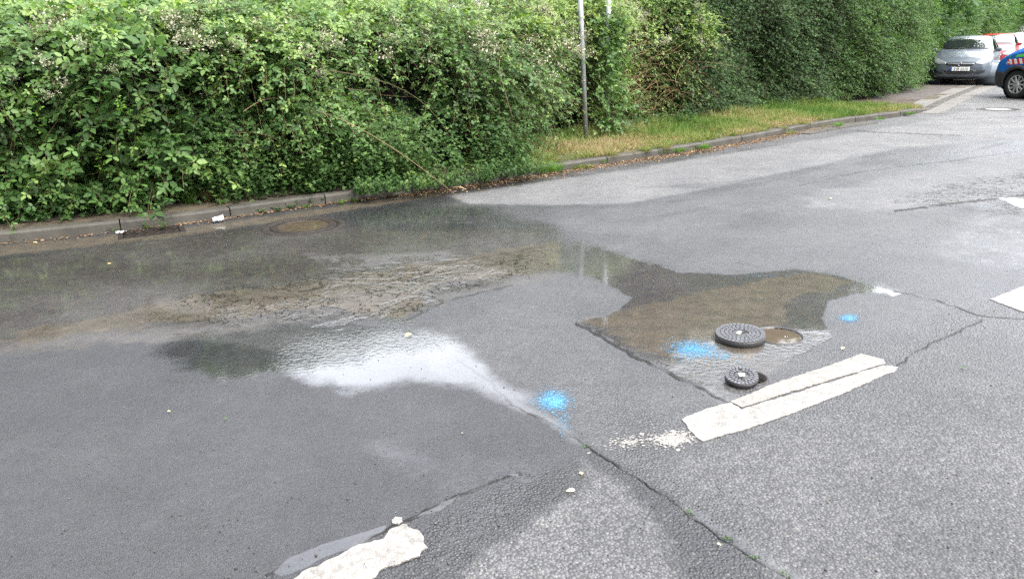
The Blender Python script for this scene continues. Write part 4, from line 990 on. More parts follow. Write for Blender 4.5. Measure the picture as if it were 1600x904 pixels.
hole = paint2.mr(paint2.math('ADD', paint2.math('MULTIPLY', paint2.noise(150, 3, .7), .5), paint2.math('MULTIPLY', paint2.noise(14, 4, .6), .5)), .54, .62)
paint2.bsdf(Base_Color=paint2.mix(paint2.math('MULTIPLY', hole, .75), paint2.mix(wr, (.115, .104, .09), (.19, .177, .158)), (.05, .045, .04)), Roughness=.55, Normal=paint2.bump(paint2.noise(120, 3), 1, .003)); paint2 = paint2.m
def ragged(pts_px, jit=.006, step=.012, seed=0, z=0.0):
    g = [G(*p)[:2] for p in pts_px]; out = []; n = len(g)
    for i in range(n):
        a, b = g[i], g[(i+1) % n]; L = np.linalg.norm(b-a); m = max(1, int(L/step)); nn = np.array([b[1]-a[1], a[0]-b[0]])/(L+1e-9)
        for k in range(m):
            p = a+(b-a)*k/m; j = (float(fbm(np.array(p[0]*30), np.array(p[1]*30), 600+seed, 3))-.5)*2.6+random.uniform(-.3, .3); out.append(tuple(p+nn*j*jit))
    return out
def paint_mark(name, polys, label, mats, cat='road marking', jit=.006):
    for i, (pl, mt, z) in enumerate(polys): pass
    c = np.mean([G(*p)[:2] for p in polys[0][0]], axis=0); t = empty(name, (c[0], c[1], 0), 0, label, cat)
    for i, (pl, mt, z) in enumerate(polys):
        po = [(x-c[0], y-c[1]) for x, y in ragged(pl, jit, seed=i+int(pl[0][0]))]
        mb = MB(); n = len(po); mb.add([(x, y, .0005) for x, y in po]+[(x, y, z) for x, y in po], [(k, (k+1) % n, n+(k+1) % n, n+k) for k in range(n)]+[tuple(range(n, 2*n))]); 
        o = mb.build('paint_film', mt, t)
        import bmesh
        bm = bmesh.new(); bm.from_mesh(o.data); bmesh.ops.triangulate(bm, faces=[f for f in bm.faces if len(f.verts) > 4]); bmesh.ops.recalc_face_normals(bm, faces=bm.faces); bm.to_mesh(o.data); bm.free()
    return t
paint_mark('lane_dash', [([(1064, 655), (1100, 640), (1143, 629), (1158, 640), (1250, 612), (1380, 571), (1404, 574), (1398, 580), (1300, 622), (1200, 660), (1098, 690), (1086, 682)], paint, .004),
                         ([(1142, 628), (1200, 603), (1300, 570), (1345, 553), (1380, 562), (1383, 568), (1240, 611), (1158, 637)], paint2, .0044)],
           'long worn white dash beside the open shafts, with a stained half', None)
paint_mark('lane_dash', [([(440, 912), (500, 882), (560, 852), (598, 842), (612, 826), (636, 820), (656, 832), (668, 856), (650, 872), (596, 890), (560, 925), (500, 960), (380, 960)], paint, .005)],
           'ragged white dash cut by the bottom edge of the picture', None, jit=.009)
paint_mark('paint_fleck', [([(611, 813), (618, 808), (629, 809), (630, 816), (622, 820), (613, 818)], paint, .005)], 'small loose white paint chip above the ragged dash', None, 'paint chip', .004)
paint_mark('lane_dash', [([(1547, 468), (1600, 447), (1680, 415), (1720, 430), (1640, 478), (1600, 488)], paint, .004)], 'white dash cut by the right edge of the picture', None)
# crumbs of worn paint left of the long dash
def crumbs(name, cx, cy, sx, sy, n, size, mat, label, cat, z=.0015, core_=0.55, ang=0, seed=1, thick=False):
    r_ = np.random.default_rng(seed); g = r_.normal(size=(n, 2)); g *= (r_.random((n, 1))**core_)
    px = cx+g[:, 0]*sx*cos(ang)-g[:, 1]*sy*sin(ang); py = cy+g[:, 0]*sx*sin(ang)*.6+g[:, 1]*sy*cos(ang)
    c = G(cx, cy); P = np.array([G(a, b) for a, b in zip(px, py)])-c; P[:, 2] = z+r_.random(n)*.0006
    k = 6; th = np.linspace(0, 2*pi, k+1)[:-1]; s_ = size*r_.lognormal(0, .5, n)
    rad = s_[:, None]*r_.uniform(.6, 1.3, (n, k)); rot = r_.uniform(0, 6, n)[:, None]
    V = np.stack([P[:, 0:1]+rad*np.cos(th+rot), P[:, 1:2]+rad*np.sin(th+rot), np.repeat(P[:, 2:3], k, 1)], -1).reshape(-1, 3)
    Q = (np.arange(n)*k)[:, None]+np.arange(k)[None]
    o = np_mesh(name, V, Q, mat, None); o.location = (c[0], c[1], 0); return tag(o, label, cat, None, 'stuff' if sum(w_ in label for w_ in ('crumb', 'chips', 'faint', 'speckle', 'fleck')) else None)
crumbs('paint_crumbs', 1052, 686, 20, 8, 900, .0035, paint, 'scattered crumbs of worn white paint at the left end of the long dash', 'paint crumbs', ang=-.2, seed=3)
crumbs('paint_crumbs', 985, 690, 34, 9, 300, .003, paint, 'faint chips of worn paint between the road seam and the long dash', 'paint crumbs', ang=-.2, seed=4)
blue = NT('blue_spray'); blue.bsdf(Base_Color=blue.mix(blue.mr(blue.noise(40, 4), .35, .65), (.015, .12, .25), (.04, .19, .31)), Roughness=.4, Normal=blue.bump(blue.noise(160, 3), 1, .002)); blue = blue.m
def spray(cx, cy, sx, sy, n, label, ang=0, seed=1):
    crumbs('spray_mark', cx, cy, sx, sy, int(n*1.5), .0013, blue, label, 'spray mark', core_=.12, ang=ang, seed=seed)
spray(864, 626, 13, 8, 2600, 'blue spray blotch beside the road seam, left of the covers', 0, 11)
spray(1084, 546, 21, 7.5, 2800, 'large blue spray blotch touching the larger cover', .12, 12)
spray(1326, 497, 8, 3.2, 1000, 'small blue spray blotch right of the flooded shaft', 0, 13)
spray(880, 655, 7, 12, 160, 'faint blue run trailing below the left spray blotch', 0, 14)
spray(1128, 556, 13, 5, 260, 'thin blue speckles between the larger spray blotch and the smaller cover', .2, 16)
spray(1180, 432, 26, 2.2, 90, 'row of tiny blue flecks along the far edge of the muddy pool', -.1, 15)

# ------------------------------------------------------------------ vehicles
def car_paint(name, col, metal=.4, rough=.32):
    m = NT(name); fl = m.noise(900, 1); c = m.mix(m.mr(fl, .3, .7, 0, .25), col, tuple(min(1, q*1.35+.01) for q in col))
    dirt_ = m.mr(m.noise(2.5, 5, .6), .45, .75, 0, .12); c = m.mix(dirt_, c, (.16, .14, .12))
    m.bsdf(Base_Color=c, Metallic=metal, Roughness=rough, Coat_Weight=.45, Coat_Roughness=.06); return m.m
glass_m = NT('car_glass'); glass_m.bsdf(Base_Color=(.012, .015, .017), Roughness=.03, Specular_IOR_Level=.9, Coat_Weight=1.0, Coat_Roughness=.02, Coat_IOR=1.7); glass_m = glass_m.m
trim_m = simple('black_trim', (.02, .02, .022), .5); grey_trim = simple('grey_bumper_plastic', (.035, .037, .042), .6)
tyre_m = simple('tyre_rubber', (.018, .018, .018), .8, bump=.002, bscale=50); rim_m = simple('silver_rim', (.5, .51, .53), .3, .6)
chrome = simple('chrome', (.45, .46, .48), .25, 1.0); lamp_glass = simple('headlight_glass', (.28, .3, .32), .12, .5, coat=1.0); orange_m = simple('orange_lens', (.9, .3, .03), .2, coat=1.0)
plate_m = simple('number_plate_white', (.75, .76, .74), .4); plate_blue = simple('plate_blue', (.02, .08, .45), .4); ink = simple('plate_lettering', (.015, .015, .015), .5)
HATCH = [(2.0, .42, .34, .52, .40, .60, .34, .63), (1.96, .64, .24, .64, .58, .70, .45, .73), (1.82, .79, .19, .76, .73, .81, .55, .84), (1.5, .84, .17, .86, .79, .915, .62, .945), (1.1, .85, .17, .93, .81, .99, .67, 1.02),
         (.92, .85, .17, .95, .81, 1.03, .69, 1.06), (.3, .855, .17, .97, .81, 1.39, .60, 1.44), (-.2, .855, .17, .99, .81, 1.445, .60, 1.49), (-1.0, .855, .17, 1.01, .81, 1.42, .59, 1.475), (-1.5, .85, .18, 1.03, .79, 1.36, .57, 1.41),
         (-1.78, .82, .21, 1.04, .75, 1.18, .58, 1.22), (-1.93, .76, .26, .98, .68, 1.02, .58, 1.04), (-2.0, .62, .36, .84, .56, .88, .48, .9)]
ESTATE = [(a*1.1, b*1.02, c_, d, e, f_*.97, g, h*.97) for a, b, c_, d, e, f_, g, h in HATCH[:9]] + [(-1.8, .86, .18, 1.0, .80, 1.33, .60, 1.38), (-2.1, .84, .21, 1.01, .77, 1.16, .60, 1.2), (-2.24, .78, .26, .96, .7, 1.0, .6, 1.02), (-2.3, .64, .36, .84, .56, .88, .48, .9)]
VAN = [(2.1, .52, .36, .60, .48, .68, .40, .70), (2.05, .74, .25, .74, .66, .82, .5, .85), (1.9, .87, .2, .88, .80, .98, .6, 1.02), (1.55, .905, .18, 1.02, .86, 1.12, .66, 1.16), (1.28, .91, .18, 1.08, .87, 1.22, .7, 1.26),
       (.72, .915, .18, 1.12, .87, 1.68, .66, 1.74), (.3, .915, .18, 1.14, .88, 1.76, .68, 1.83), (-1.0, .915, .18, 1.14, .88, 1.77, .69, 1.85), (-1.9, .91, .2, 1.14, .87, 1.74, .68, 1.81), (-2.07, .88, .25, 1.12, .84, 1.6, .66, 1.66), (-2.12, .8, .34, 1.0, .76, 1.3, .66, 1.32)]
def catmull(T, n=4):
    T = np.array(T); out = []
    for i in range(len(T)-1):
        p0, p1, p2, p3 = T[max(i-1, 0)], T[i], T[i+1], T[min(i+2, len(T)-1)]
        for k in range(n):
            t = k/n; q = .5*((2*p1)+(-p0+p2)*t+(2*p0-5*p1+4*p2-p3)*t*t+(-p0+3*p1-3*p2+p3)*t**3); out.append(p1*(1-t)*.6+p2*t*.6+q*.4)
    out.append(T[-1]); return out
def body_mesh(T):
    vs = []; fs = []; T = catmull(T)
    for (x, hw, zb, bz, bh, rz, rh, tz) in T:
        m_ = zb+(bz-zb)*.5; half = [(0, zb), (hw*.82, zb), (hw*.95, zb+.05), (hw*.99, zb+.18), (hw, m_), (hw*.992, m_+(bz-m_)*.6), ((hw*.5+bh*.5), bz-.03), (bh, bz), (bh*.93+rh*.07, bz*.88+rz*.12), (bh*.5+rh*.5, bz*.45+rz*.55), (rh*1.05, rz*.95+bz*.05), (rh*.96, rz+(tz-rz)*.2), (rh*.6, rz+(tz-rz)*.75), (0, tz)]
        ring = [(x, y, z) for y, z in half]+[(x, -y, z) for y, z in half[-2:0:-1]]; vs += ring
    n = len(ring)
    for i in range(len(T)-1):
        for k in range(n): l = (k+1) % n; fs.append((i*n+k, i*n+l, (i+1)*n+l, (i+1)*n+k))
    fs.append(tuple(range(n))[::-1]); fs.append(tuple(range((len(T)-1)*n, len(T)*n)))
    return vs, fs
def apply_mods(o):
    dg = bpy.context.evaluated_depsgraph_get(); me = bpy.data.meshes.new_from_object(o.evaluated_get(dg)); o.modifiers.clear(); o.data = me
def build_car(name, label, T, paint_, loc, heading, wheels, wr, opts):
    """x forward, y left. heading = compass angle the nose points to"""
    t = empty(name, loc, pi/2-heading, label, opts.get('cat', 'car'), opts.get('group'))
    t.scale = (opts.get('scale', 1.0),)*3
    vs, fs = body_mesh(T)
    me = bpy.data.meshes.new('body'); me.from_pydata(vs, [], fs); me.polygons.foreach_set('use_smooth', [True]*len(fs)); me.materials.append(paint_)
    body = bpy.data.objects.new('body', me); C.objects.link(body)
    import bmesh
    bm = bmesh.new(); bm.from_mesh(me); bmesh.ops.recalc_face_normals(bm, faces=bm.faces); bm.to_mesh(me); bm.free()
    sub = body.modifiers.new('s', 'SUBSURF'); sub.levels = 1; sub.render_levels = 1; apply_mods(body)
    hwm = max(r[1] for r in T)
    bv = BVHTree.FromPolygons([v.co.copy() for v in body.data.vertices], [tuple(p.vertices) for p in body.data.polygons])
    for wx in wheels:
        cm = MB(); 
        for sy in (-1, 1):
            n = 28; po = [((wr+.055)*cos(2*pi*i/n), (wr+.055)*sin(2*pi*i/n)) for i in range(n)]
            cm.prism(po, -.3, .3, Matrix.Translation((wx, sy*(hwm-.02), wr)) @ Matrix.Rotation(pi/2, 4, 'X'))
        cut = cm.build('cut', trim_m); bmm = bmesh.new(); bmm.from_mesh(cut.data); bmesh.ops.recalc_face_normals(bmm, faces=bmm.faces); bmm.to_mesh(cut.data); bmm.free()
        b = body.modifiers.new('b', 'BOOLEAN'); b.operation = 'DIFFERENCE'; b.object = cut; b.solver = 'EXACT'; apply_mods(body); bpy.data.objects.remove(cut)
    body.parent = t; body.data.materials.clear(); body.data.materials.append(paint_); body.name = 'body'
    for p in body.data.polygons: p.use_smooth = True
    def hit(o, d, fallback):
        r = bv.ray_cast(Vector(o), Vector(d)); return r[0] if r[0] is not None else Vector(fallback)
    def patch(nm, cols, axis, sgn, off, mat, rows=7, par=None, nc=16, thick=.012):
        """cols: (a, low, high) along the patch, projected onto the body from front/rear (axis x) or side (axis y)"""
        a_ = np.array([c_[0] for c_ in cols]); aa2 = np.linspace(a_[0], a_[-1], nc); lo = np.interp(aa2, a_, [c_[1] for c_ in cols]); hi = np.interp(aa2, a_, [c_[2] for c_ in cols])
        out = []; inn = []
        for a, l, h in zip(aa2, lo, hi):
            for k in range(rows+1):
                z = l+(h-l)*k/rows
                if axis == 'x': p = hit((4*sgn, a, z), (-sgn, 0, 0), (1.7*sgn, a, z)); d = Vector((sgn, 0, 0))
                else: p = hit((a, 3*sgn, z), (0, -sgn, 0), (a, .8*sgn, z)); d = Vector((0, sgn, 0))
                if axis == 'x': d = Vector((sgn*.75, 0, .5)) if z > opts.get('cowl', 1.0) and sgn > 0 else Vector((sgn, 0, 0))
                out.append(p+d*off); inn.append(p-d*thick)
        R = rows+1; n = len(out); V_ = out+inn; Fs = []
        for i in range(nc-1):
            for k in range(rows):
                q = (i*R+k, (i+1)*R+k, (i+1)*R+k+1, i*R+k+1); Fs.append(q); Fs.append(tuple(n+j for j in q[::-1]))
        bd = [i*R for i in range(nc)]+[(nc-1)*R+k for k in range(1, R)]+[i*R+rows for i in range(nc-2, -1, -1)]+[k for k in range(rows-1, 0, -1)]
        for i in range(len(bd)): j = bd[(i+1) % len(bd)]; Fs.append((bd[i], n+bd[i], n+j, j))
        mb = MB(); mb.add(V_, Fs, True); return mb.build(nm, mat, par or t)
    for kind, nm, cols, axis, sgn, off, mat in opts['patches']:
        o = patch(nm, cols, axis, sgn, off, mat)
        if kind: kind(o)
    if opts.get('mirror', True):
        mx, mz = opts.get('mirror_at', (.78, 1.02))
        for sy in (-1, 1):
            yy = hit((mx, 3*sy, mz-.02), (0, -sy, 0), (mx, .8*sy, mz)).y
            mb = MB(); mb.box((mx, yy+sy*.13, mz+.03), (.12, .17, .12), b=.03); mb.box((mx+.01, yy+sy*.03, mz-.02), (.06, .1, .04)); mb.build('wing_mirror', opts.get('mirror_mat', paint_), t)
    for i, wx in enumerate(wheels):
        for sy in (-1, 1):
            w_ = empty('wheel', (wx, sy*(hwm-.12), wr)); w_.parent = t
            M = Matrix.Rotation(-sy*pi/2, 4, 'X')
            st = opts.get('steer', 0) if i == 0 else 0; w_.rotation_euler = (0, 0, st)
            MB().lathe([(wr*.66, -.09), (wr*.93, -.1), (wr, -.07), (wr, .07), (wr*.93, .1), (wr*.68, .095), (wr*.66, .06)], 40, M, closed=True).build('tyre', tyre_m, w_)
            rm = MB(); rm.lathe([(wr*.68, .06), (wr*.68, .085), (wr*.62, .08), (wr*.6, .03), (wr*.2, .03), (.001, .03)], 40, M)
            rm.build('rim_well', trim_m, w_)
            sp = MB(); nsp = opts.get('spokes', 7); sp.lathe([(wr*.60, .06), (wr*.665, .088), (wr*.665, .094), (wr*.58, .08)], 40, M, closed=True)
            sp.lathe([(.001, .1), (wr*.18, .098), (wr*.25, .08), (wr*.25, .05)], 24, M)
            for k in range(nsp): sp.box((wr*.42, 0, .075), (wr*.42, wr*opts.get('spoke_w', .17), .022), M @ Matrix.Rotation(2*pi*k/nsp, 4, 'Z'), b=.004)
            sp.build('hubcap', rim_m, w_)
            MB().lathe([(wr+.05, -.28), (wr+.052, .06)], 28, Matrix.Rotation(-sy*pi/2, 4, 'X'), True).build('arch_liner', trim_m, t).location = (wx, sy*(hwm-.12)-sy*.0, wr)
    MB().box(((wheels[0]+wheels[1])/2, 0, .24), (3.2, 1.1, .12), b=.03).build('underbody', trim_m, t)
    return t, hit, patch
def lettering(txt, size, mat, parent, M, depth=.002, name='lettering'):
    cu = bpy.data.curves.new('t', 'FONT'); cu.body = txt; cu.size = size; cu.extrude = depth; cu.align_x = 'CENTER'; cu.align_y = 'CENTER'
    o = bpy.data.objects.new('t', cu); C.objects.link(o); dg = bpy.context.evaluated_depsgraph_get(); me = bpy.data.meshes.new_from_object(o.evaluated_get(dg)); bpy.data.objects.remove(o)
    me.materials.clear(); me.materials.append(mat); me.transform(M); r = bpy.data.objects.new(name, me); C.objects.link(r); r.parent = parent; return r
FX = Matrix(((0, 0, 1, 0), (1, 0, 0, 0), (0, 1, 0, 0), (0, 0, 0, 1)))     # text plane -> faces forward (+x)
def side_windows(sl):
    out = []
    for sy in (-1, 1):
        for cols in sl: out.append((None, 'side_window', cols, 'y', sy, .004, glass_m))
    return out
def hatch_patches(pm, lower=True, k=1.0, kz=1.0, rear=-1.0):
    P_ = [(None, 'windscreen', [(-.69, 1.09, 1.13), (-.6, 1.075, 1.36), (0, 1.075, 1.43), (.6, 1.075, 1.36), (.69, 1.09, 1.13)], 'x', 1, .004, glass_m),
          (None, 'rear_window', [(-.55, 1.12, 1.16), (-.5, 1.1, 1.34), (.5, 1.1, 1.34), (.55, 1.12, 1.16)], 'x', -1, .004, glass_m)]
    P_ += side_windows([[(-.28, 1.02, 1.37), (.3, 1.01, 1.35), (.72, 1.0, 1.12)], [(-1.15, 1.04, 1.35), (-.36, 1.02, 1.37)], [(-1.55, 1.06, 1.2), (-1.23, 1.05, 1.33)]])
    for s in (-1, 1):
        P_.append((None, 'headlight', sorted([(s*.40, .665, .70), (s*.52, .64, .765), (s*.68, .65, .825), (s*.775, .72, .86)]), 'x', 1, .006, lamp_glass))
        P_.append((None, 'door_seam', [(-.34, .36, .98), (-.325, .36, .98)], 'y', s, .0015, trim_m))
        P_.append((None, 'sill_trim', [(-1.0, .2, .27), (1.0, .2, .27)], 'y', s, .003, trim_m))
        P_.append((None, 'fog_light_recess', sorted([(s*.40, .37, .40), (s*.52, .35, .44), (s*.70, .40, .50)]), 'x', 1, .004, trim_m))
        P_.append((None, 'tail_light', sorted([(s*.6, .85, 1.0), (s*.7, .82, 1.02)]), 'x', -1, .006, simple('tail_lens', (.4, .01, .01), .2, coat=1)))
    P_ += [(None, 'grille', [(-.39, .635, .665), (-.33, .60, .69), (0, .575, .70), (.33, .60, .69), (.39, .635, .665)], 'x', 1, .004, trim_m),
           (None, 'chrome_bar', [(-.385, .655, .672), (-.3, .655, .675), (0, .648, .672), (.3, .655, .675), (.385, .655, .672)], 'x', 1, .014, chrome),
           (None, 'lower_intake', [(-.42, .42, .46), (-.34, .355, .47), (0, .34, .46), (.34, .355, .47), (.42, .42, .46)], 'x', 1, .003, trim_m),
           (None, 'front_lip', [(-.72, .245, .285), (0, .21, .26), (.72, .245, .285)], 'x', 1, .006, trim_m)]
    return P_
HEAD = radians(215)
silver = car_paint('silver_blue_paint', (.085, .105, .13), .4, .4); red = car_paint('red_paint', (.3, .008, .012), .1); white = car_paint('silver_white_paint', (.6, .62, .65), .3)
bluep = car_paint('blue_paint', (.01, .13, .48), .05, .35); blackp = car_paint('black_paint', (.015, .017, .022), .2)
grp = 'cars parked nose first along the hedge'
def at_front(px, py, T, hd):      # car centre so that the middle of its nose stands over pixel px,py
    g = G(px, py); L = T[0][0]; return (g[0]-sin(hd)*L, g[1]-cos(hd)*L, .03)
l1 = at_front(1494, 136, HATCH, HEAD)
c1, hit, patch = build_car('hatchback_car', 'silver blue hatchback facing the camera, nearest of the cars parked by the hedge', HATCH, silver, l1, HEAD, (1.24, -1.25), .30, dict(patches=hatch_patches(silver), group=grp, scale=.93, spokes=8))
xf = hit((4, 0, .5), (-1, 0, 0), (2, 0, .5)).x
pl = MB().box((xf+.015, .02, .505), (.012, .52, .115), b=.004).build('number_plate', plate_m, c1)
MB().box((xf+.0225, -.22, .505), (.003, .04, .11)).build('country_band', plate_blue, pl)
lettering('E·JS 2215', .105, ink, pl, Matrix.Translation((xf+.023, .045, .505)) @ FX)
em = MB(); M = Matrix.Translation((xf+.03, 0, .655)) @ Matrix.Rotation(pi/2, 4, 'Y'); em.lathe([(.048, -.005), (.058, -.005), (.058, .006), (.048, .006)], 28, M, closed=True)
em.build('badge_ring', chrome, c1)
MB().prism([(-.075, -.004), (.0, -.006), (.012, .012), (.075, .006), (.0, .006), (-.012, -.012)], 0, .008, Matrix.Translation((xf+.03, 0, .655)) @ FX).build('badge_flash', chrome, c1)
wp = MB()
for y0 in (-.55, .0): wp.tube([hit((4, y0+q*.5, 1.09+.01*q), (-1, 0, 0), (1, 0, 1.1))+Vector((.02, 0, .015)) for q in (0, .33, .66, 1)], .008, 5)
wp.build('wiper', trim_m, c1)
def row(k): return at_front(*((1543, 113), (1568, 101), (1588, 92), (1614, 84))[k], HATCH, HEAD)
c2, h2, _ = build_car('small_car', 'red hatchback parked right behind the silver blue one', HATCH, red, row(0), HEAD, (1.24, -1.25), .30, dict(patches=hatch_patches(red), group=grp, scale=.93))
x2 = h2((4, 0, .5), (-1, 0, 0), (2, 0, .5)).x; MB().box((x2+.015, 0, .505), (.012, .52, .115), b=.004).build('number_plate', plate_m, c2)
est = [(k, n_, [(a, l*.985, h*.975) for a, l, h in cols], ax, s, o_, m_) for k, n_, cols, ax, s, o_, m_ in hatch_patches(white)]
c3, h3, _ = build_car('estate_car', 'pale silver car parked behind the red hatchback', ESTATE, white, row(1), HEAD, (1.36, -1.4), .31, dict(patches=est, group=grp, scale=.93))
c4, h4, _ = build_car('estate_car', 'white car parked fourth in the row, behind the pale silver one', ESTATE, car_paint('white_paint', (.75, .76, .78), .0), row(2), HEAD, (1.36, -1.4), .31, dict(patches=est, group=grp, scale=.93))
vp = [(None, 'windscreen', [(-.76, 1.3, 1.36), (-.66, 1.27, 1.66), (0, 1.27, 1.72), (.66, 1.27, 1.66), (.76, 1.3, 1.36)], 'x', 1, .004, glass_m),
      (None, 'rear_window', [(-.6, 1.15, 1.55), (.6, 1.15, 1.55)], 'x', -1, .004, glass_m),
      (None, 'grille', [(-.4, .62, .72), (.4, .62, .72)], 'x', 1, .006, trim_m)]
vw = side_windows([[(.15, 1.17, 1.66), (.72, 1.16, 1.60), (1.15, 1.15, 1.22)]])
def van_trim():
    o = []
    for s in (-1, 1):
        o.append((None, 'headlight', sorted([(s*.48, .72, .80), (s*.62, .70, .92), (s*.80, .76, .98)]), 'x', 1, .006, lamp_glass))
        o.append((None, 'front_bumper', [(1.70, .2, .60), (1.9, .22, .62), (2.02, .27, .64)], 'y', s, .012, grey_trim))
        o.append((None, 'side_cladding', [(-.9, .2, .42), (.8, .2, .42)], 'y', s, .012, grey_trim))
        o.append((None, 'door_seam', [(.08, .42, 1.7), (.095, .42, 1.7)], 'y', s, .002, trim_m))
        o.append((None, 'door_seam', [(1.02, .42, 1.15), (1.035, .42, 1.15)], 'y', s, .002, trim_m))
        o.append((None, 'rear_bumper', [(-2.1, .3, .6), (-1.75, .22, .58)], 'y', s, .01, grey_trim))
    o.append((None, 'front_bumper', [(-.66, .30, .60), (0, .26, .6), (.66, .30, .60)], 'x', 1, .014, grey_trim))
    return o
green = simple('green_band', (.12, .62, .10), .4); s_white = simple('reflective_white', (.78, .78, .78), .35); s_red = simple('reflective_red', (.6, .03, .04), .35)
VH = radians(343)
wpos = G(1586, 154); vx, vy = wpos[0], wpos[1]; ax_ = np.array([sin(VH), cos(VH)]); lf = np.array([-ax_[1], ax_[0]])
ctr = np.array([vx, vy])-ax_*1.32-lf*.84
stripes = []
for s in (-1, 1):
    stripes.append((None, 'green_band', [(-2.0, .98, 1.05), (.9, .98, 1.05), (1.62, .92, .975)], 'y', s, .003, green))
    stripes.append((None, 'warning_panel', [(1.13, .80, .925), (1.66, .77, .885)], 'y', s, .003, s_white))
cv_, hv, pv = build_car('van', 'blue municipal van with green band and red white warning stripes, cut by the right edge', VAN, bluep, (ctr[0], ctr[1], 0), VH, (1.32, -1.3), .325,
      dict(patches=vp+vw+van_trim()+stripes, cat='van', spokes=10, spoke_w=.14, mirror_at=(1.0, 1.2), mirror_mat=trim_m, cowl=1.22))
for s in (-1, 1):
    for k in range(4):
        x0 = 1.15+k*.135; V_ = [(x0, .802-.012*k), (x0+.065, .80-.012*k), (x0+.12, .918-.01*k), (x0+.055, .92-.01*k)]
        pts = [hit_ for hit_ in [hv((a, 3*s, z), (0, -s, 0), (a, .9*s, z))+Vector((0, s*.0055, 0)) for a, z in V_]]
        MB().add(pts+[p-Vector((0, s*.004, 0)) for p in pts], [(0, 1, 2, 3), (4, 7, 6, 5), (0, 4, 5, 1), (1, 5, 6, 2), (2, 6, 7, 3), (3, 7, 4, 0)]).build('red_stripe', s_red, cv_)
    y_ = hv((1.08, 3*s, 1.22), (0, -s, 0), (1.08, .85*s, 1.22)).y
    MB().box((1.08, y_+s*.13, 1.27), (.08, .14, .10), b=.02).build('orange_indicator', orange_m, cv_)
for wx in (1.32, -1.3):
    for s in (-1, 1):
        arc = [(wx+.40*cos(a), .325+.40*sin(a)) for a in np.linspace(-.25, pi+.25, 18)]
        pts = [hv((x, 3*s, max(z, .22)), (0, -s, 0), (x, .9*s, z))+Vector((0, s*.005, 0)) for x, z in arc]
        MB().tube(pts, .045, 8).build('arch_cladding', grey_trim, cv_)
suv = [(k, n_, [(a, l, h) for a, l, h in cols], ax, s, o_, m_) for k, n_, cols, ax, s, o_, m_ in vp+vw]
for s in (-1, 1): suv.append((None, 'headlight', sorted([(s*.48, .72, .80), (s*.62, .70, .92), (s*.80, .76, .98)]), 'x', 1, .006, lamp_glass))
VB = [(a*1.15, b*1.02, c_*1.1, d*1.12, e*1.02, f_*1.15, g*1.03, h*1.15) for a, b, c_, d, e, f_, g, h in VAN]
suv = [(k, n_, [((a*1.15 if ax == 'y' else a), l*1.15, h*1.15) for a, l, h in cols], ax, s, o_, m_) for k, n_, cols, ax, s, o_, m_ in suv]
build_car('van', 'dark tall van parked far back in the row, cut by the right edge', VB, blackp, row(3), HEAD, (1.5, -1.5), .34, dict(patches=suv, cat='van', group=grp, scale=.93, cowl=1.45, mirror_mat=trim_m, mirror_at=(1.15, 1.35)))

# ------------------------------------------------------------------ small litter on the road
def drop(p, rz=0): return Matrix.Translation(p) @ Matrix.Rotation(rz, 4, 'Z')
cup_m = NT('clear_plastic'); cup_m.bsdf(Base_Color=(.85, .87, .9), Roughness=.12, Transmission_Weight=.35, Specular_IOR_Level=.6, Normal=cup_m.bump(cup_m.noise(30, 3), 1, .004)); cup_m = cup_m.m
p = G(333, 348.5); cup = empty('plastic_cup', (p[0], p[1], .032), .5, 'crushed clear plastic cup lying in the gutter', 'cup')
mb = MB(); mb.lathe([(.0, 0), (.026, 0), (.029, .03), (.031, .06), (.035, .095), (.037, .096)], 28, Matrix.Rotation(radians(84), 4, 'Y') @ Matrix.Scale(.75, 4, (1, 0, 0)))
for i, v in enumerate(mb.v): mb.v[i] = (v[0], v[1]+.004*sin(v[0]*120), v[2]+.004*sin(v[0]*90+v[1]*60))
mb.build('cup_wall', cup_m, cup)
mb = MB(); mb.lathe([(.035, .093), (.039, .094), (.039, .099), (.035, .1)], 28, Matrix.Rotation(radians(84), 4, 'Y') @ Matrix.Scale(.75, 4, (1, 0, 0)), closed=True); mb.build('rim', simple('cup_rim', (.8, .82, .85), .3), cup)
p = G(190, 364)
fo = MB(); nx, ny = 9, 6; r_ = random.Random(4)
fo.add([(.012*i-.05, .012*j-.03, .004+r_.random()*.016) for j in range(ny) for i in range(nx)], [(j*nx+i, j*nx+i+1, (j+1)*nx+i+1, (j+1)*nx+i) for j in range(ny-1) for i in range(nx-1)])
o = fo.build('foil_wrapper', simple('foil', (.62, .64, .68), .3, .6), None); o.location = (p[0], p[1], .002); tag(o, 'crumpled silvery wrapper in the gutter left of the grate', 'litter')
o.rotation_euler = (0, 0, .6)
M_YL = leaf_mat('fallen_leaf', [(0, (.25, .17, .07)), (.5, (.5, .38, .16)), (1, (.62, .5, .33))], .15, .5, .4)
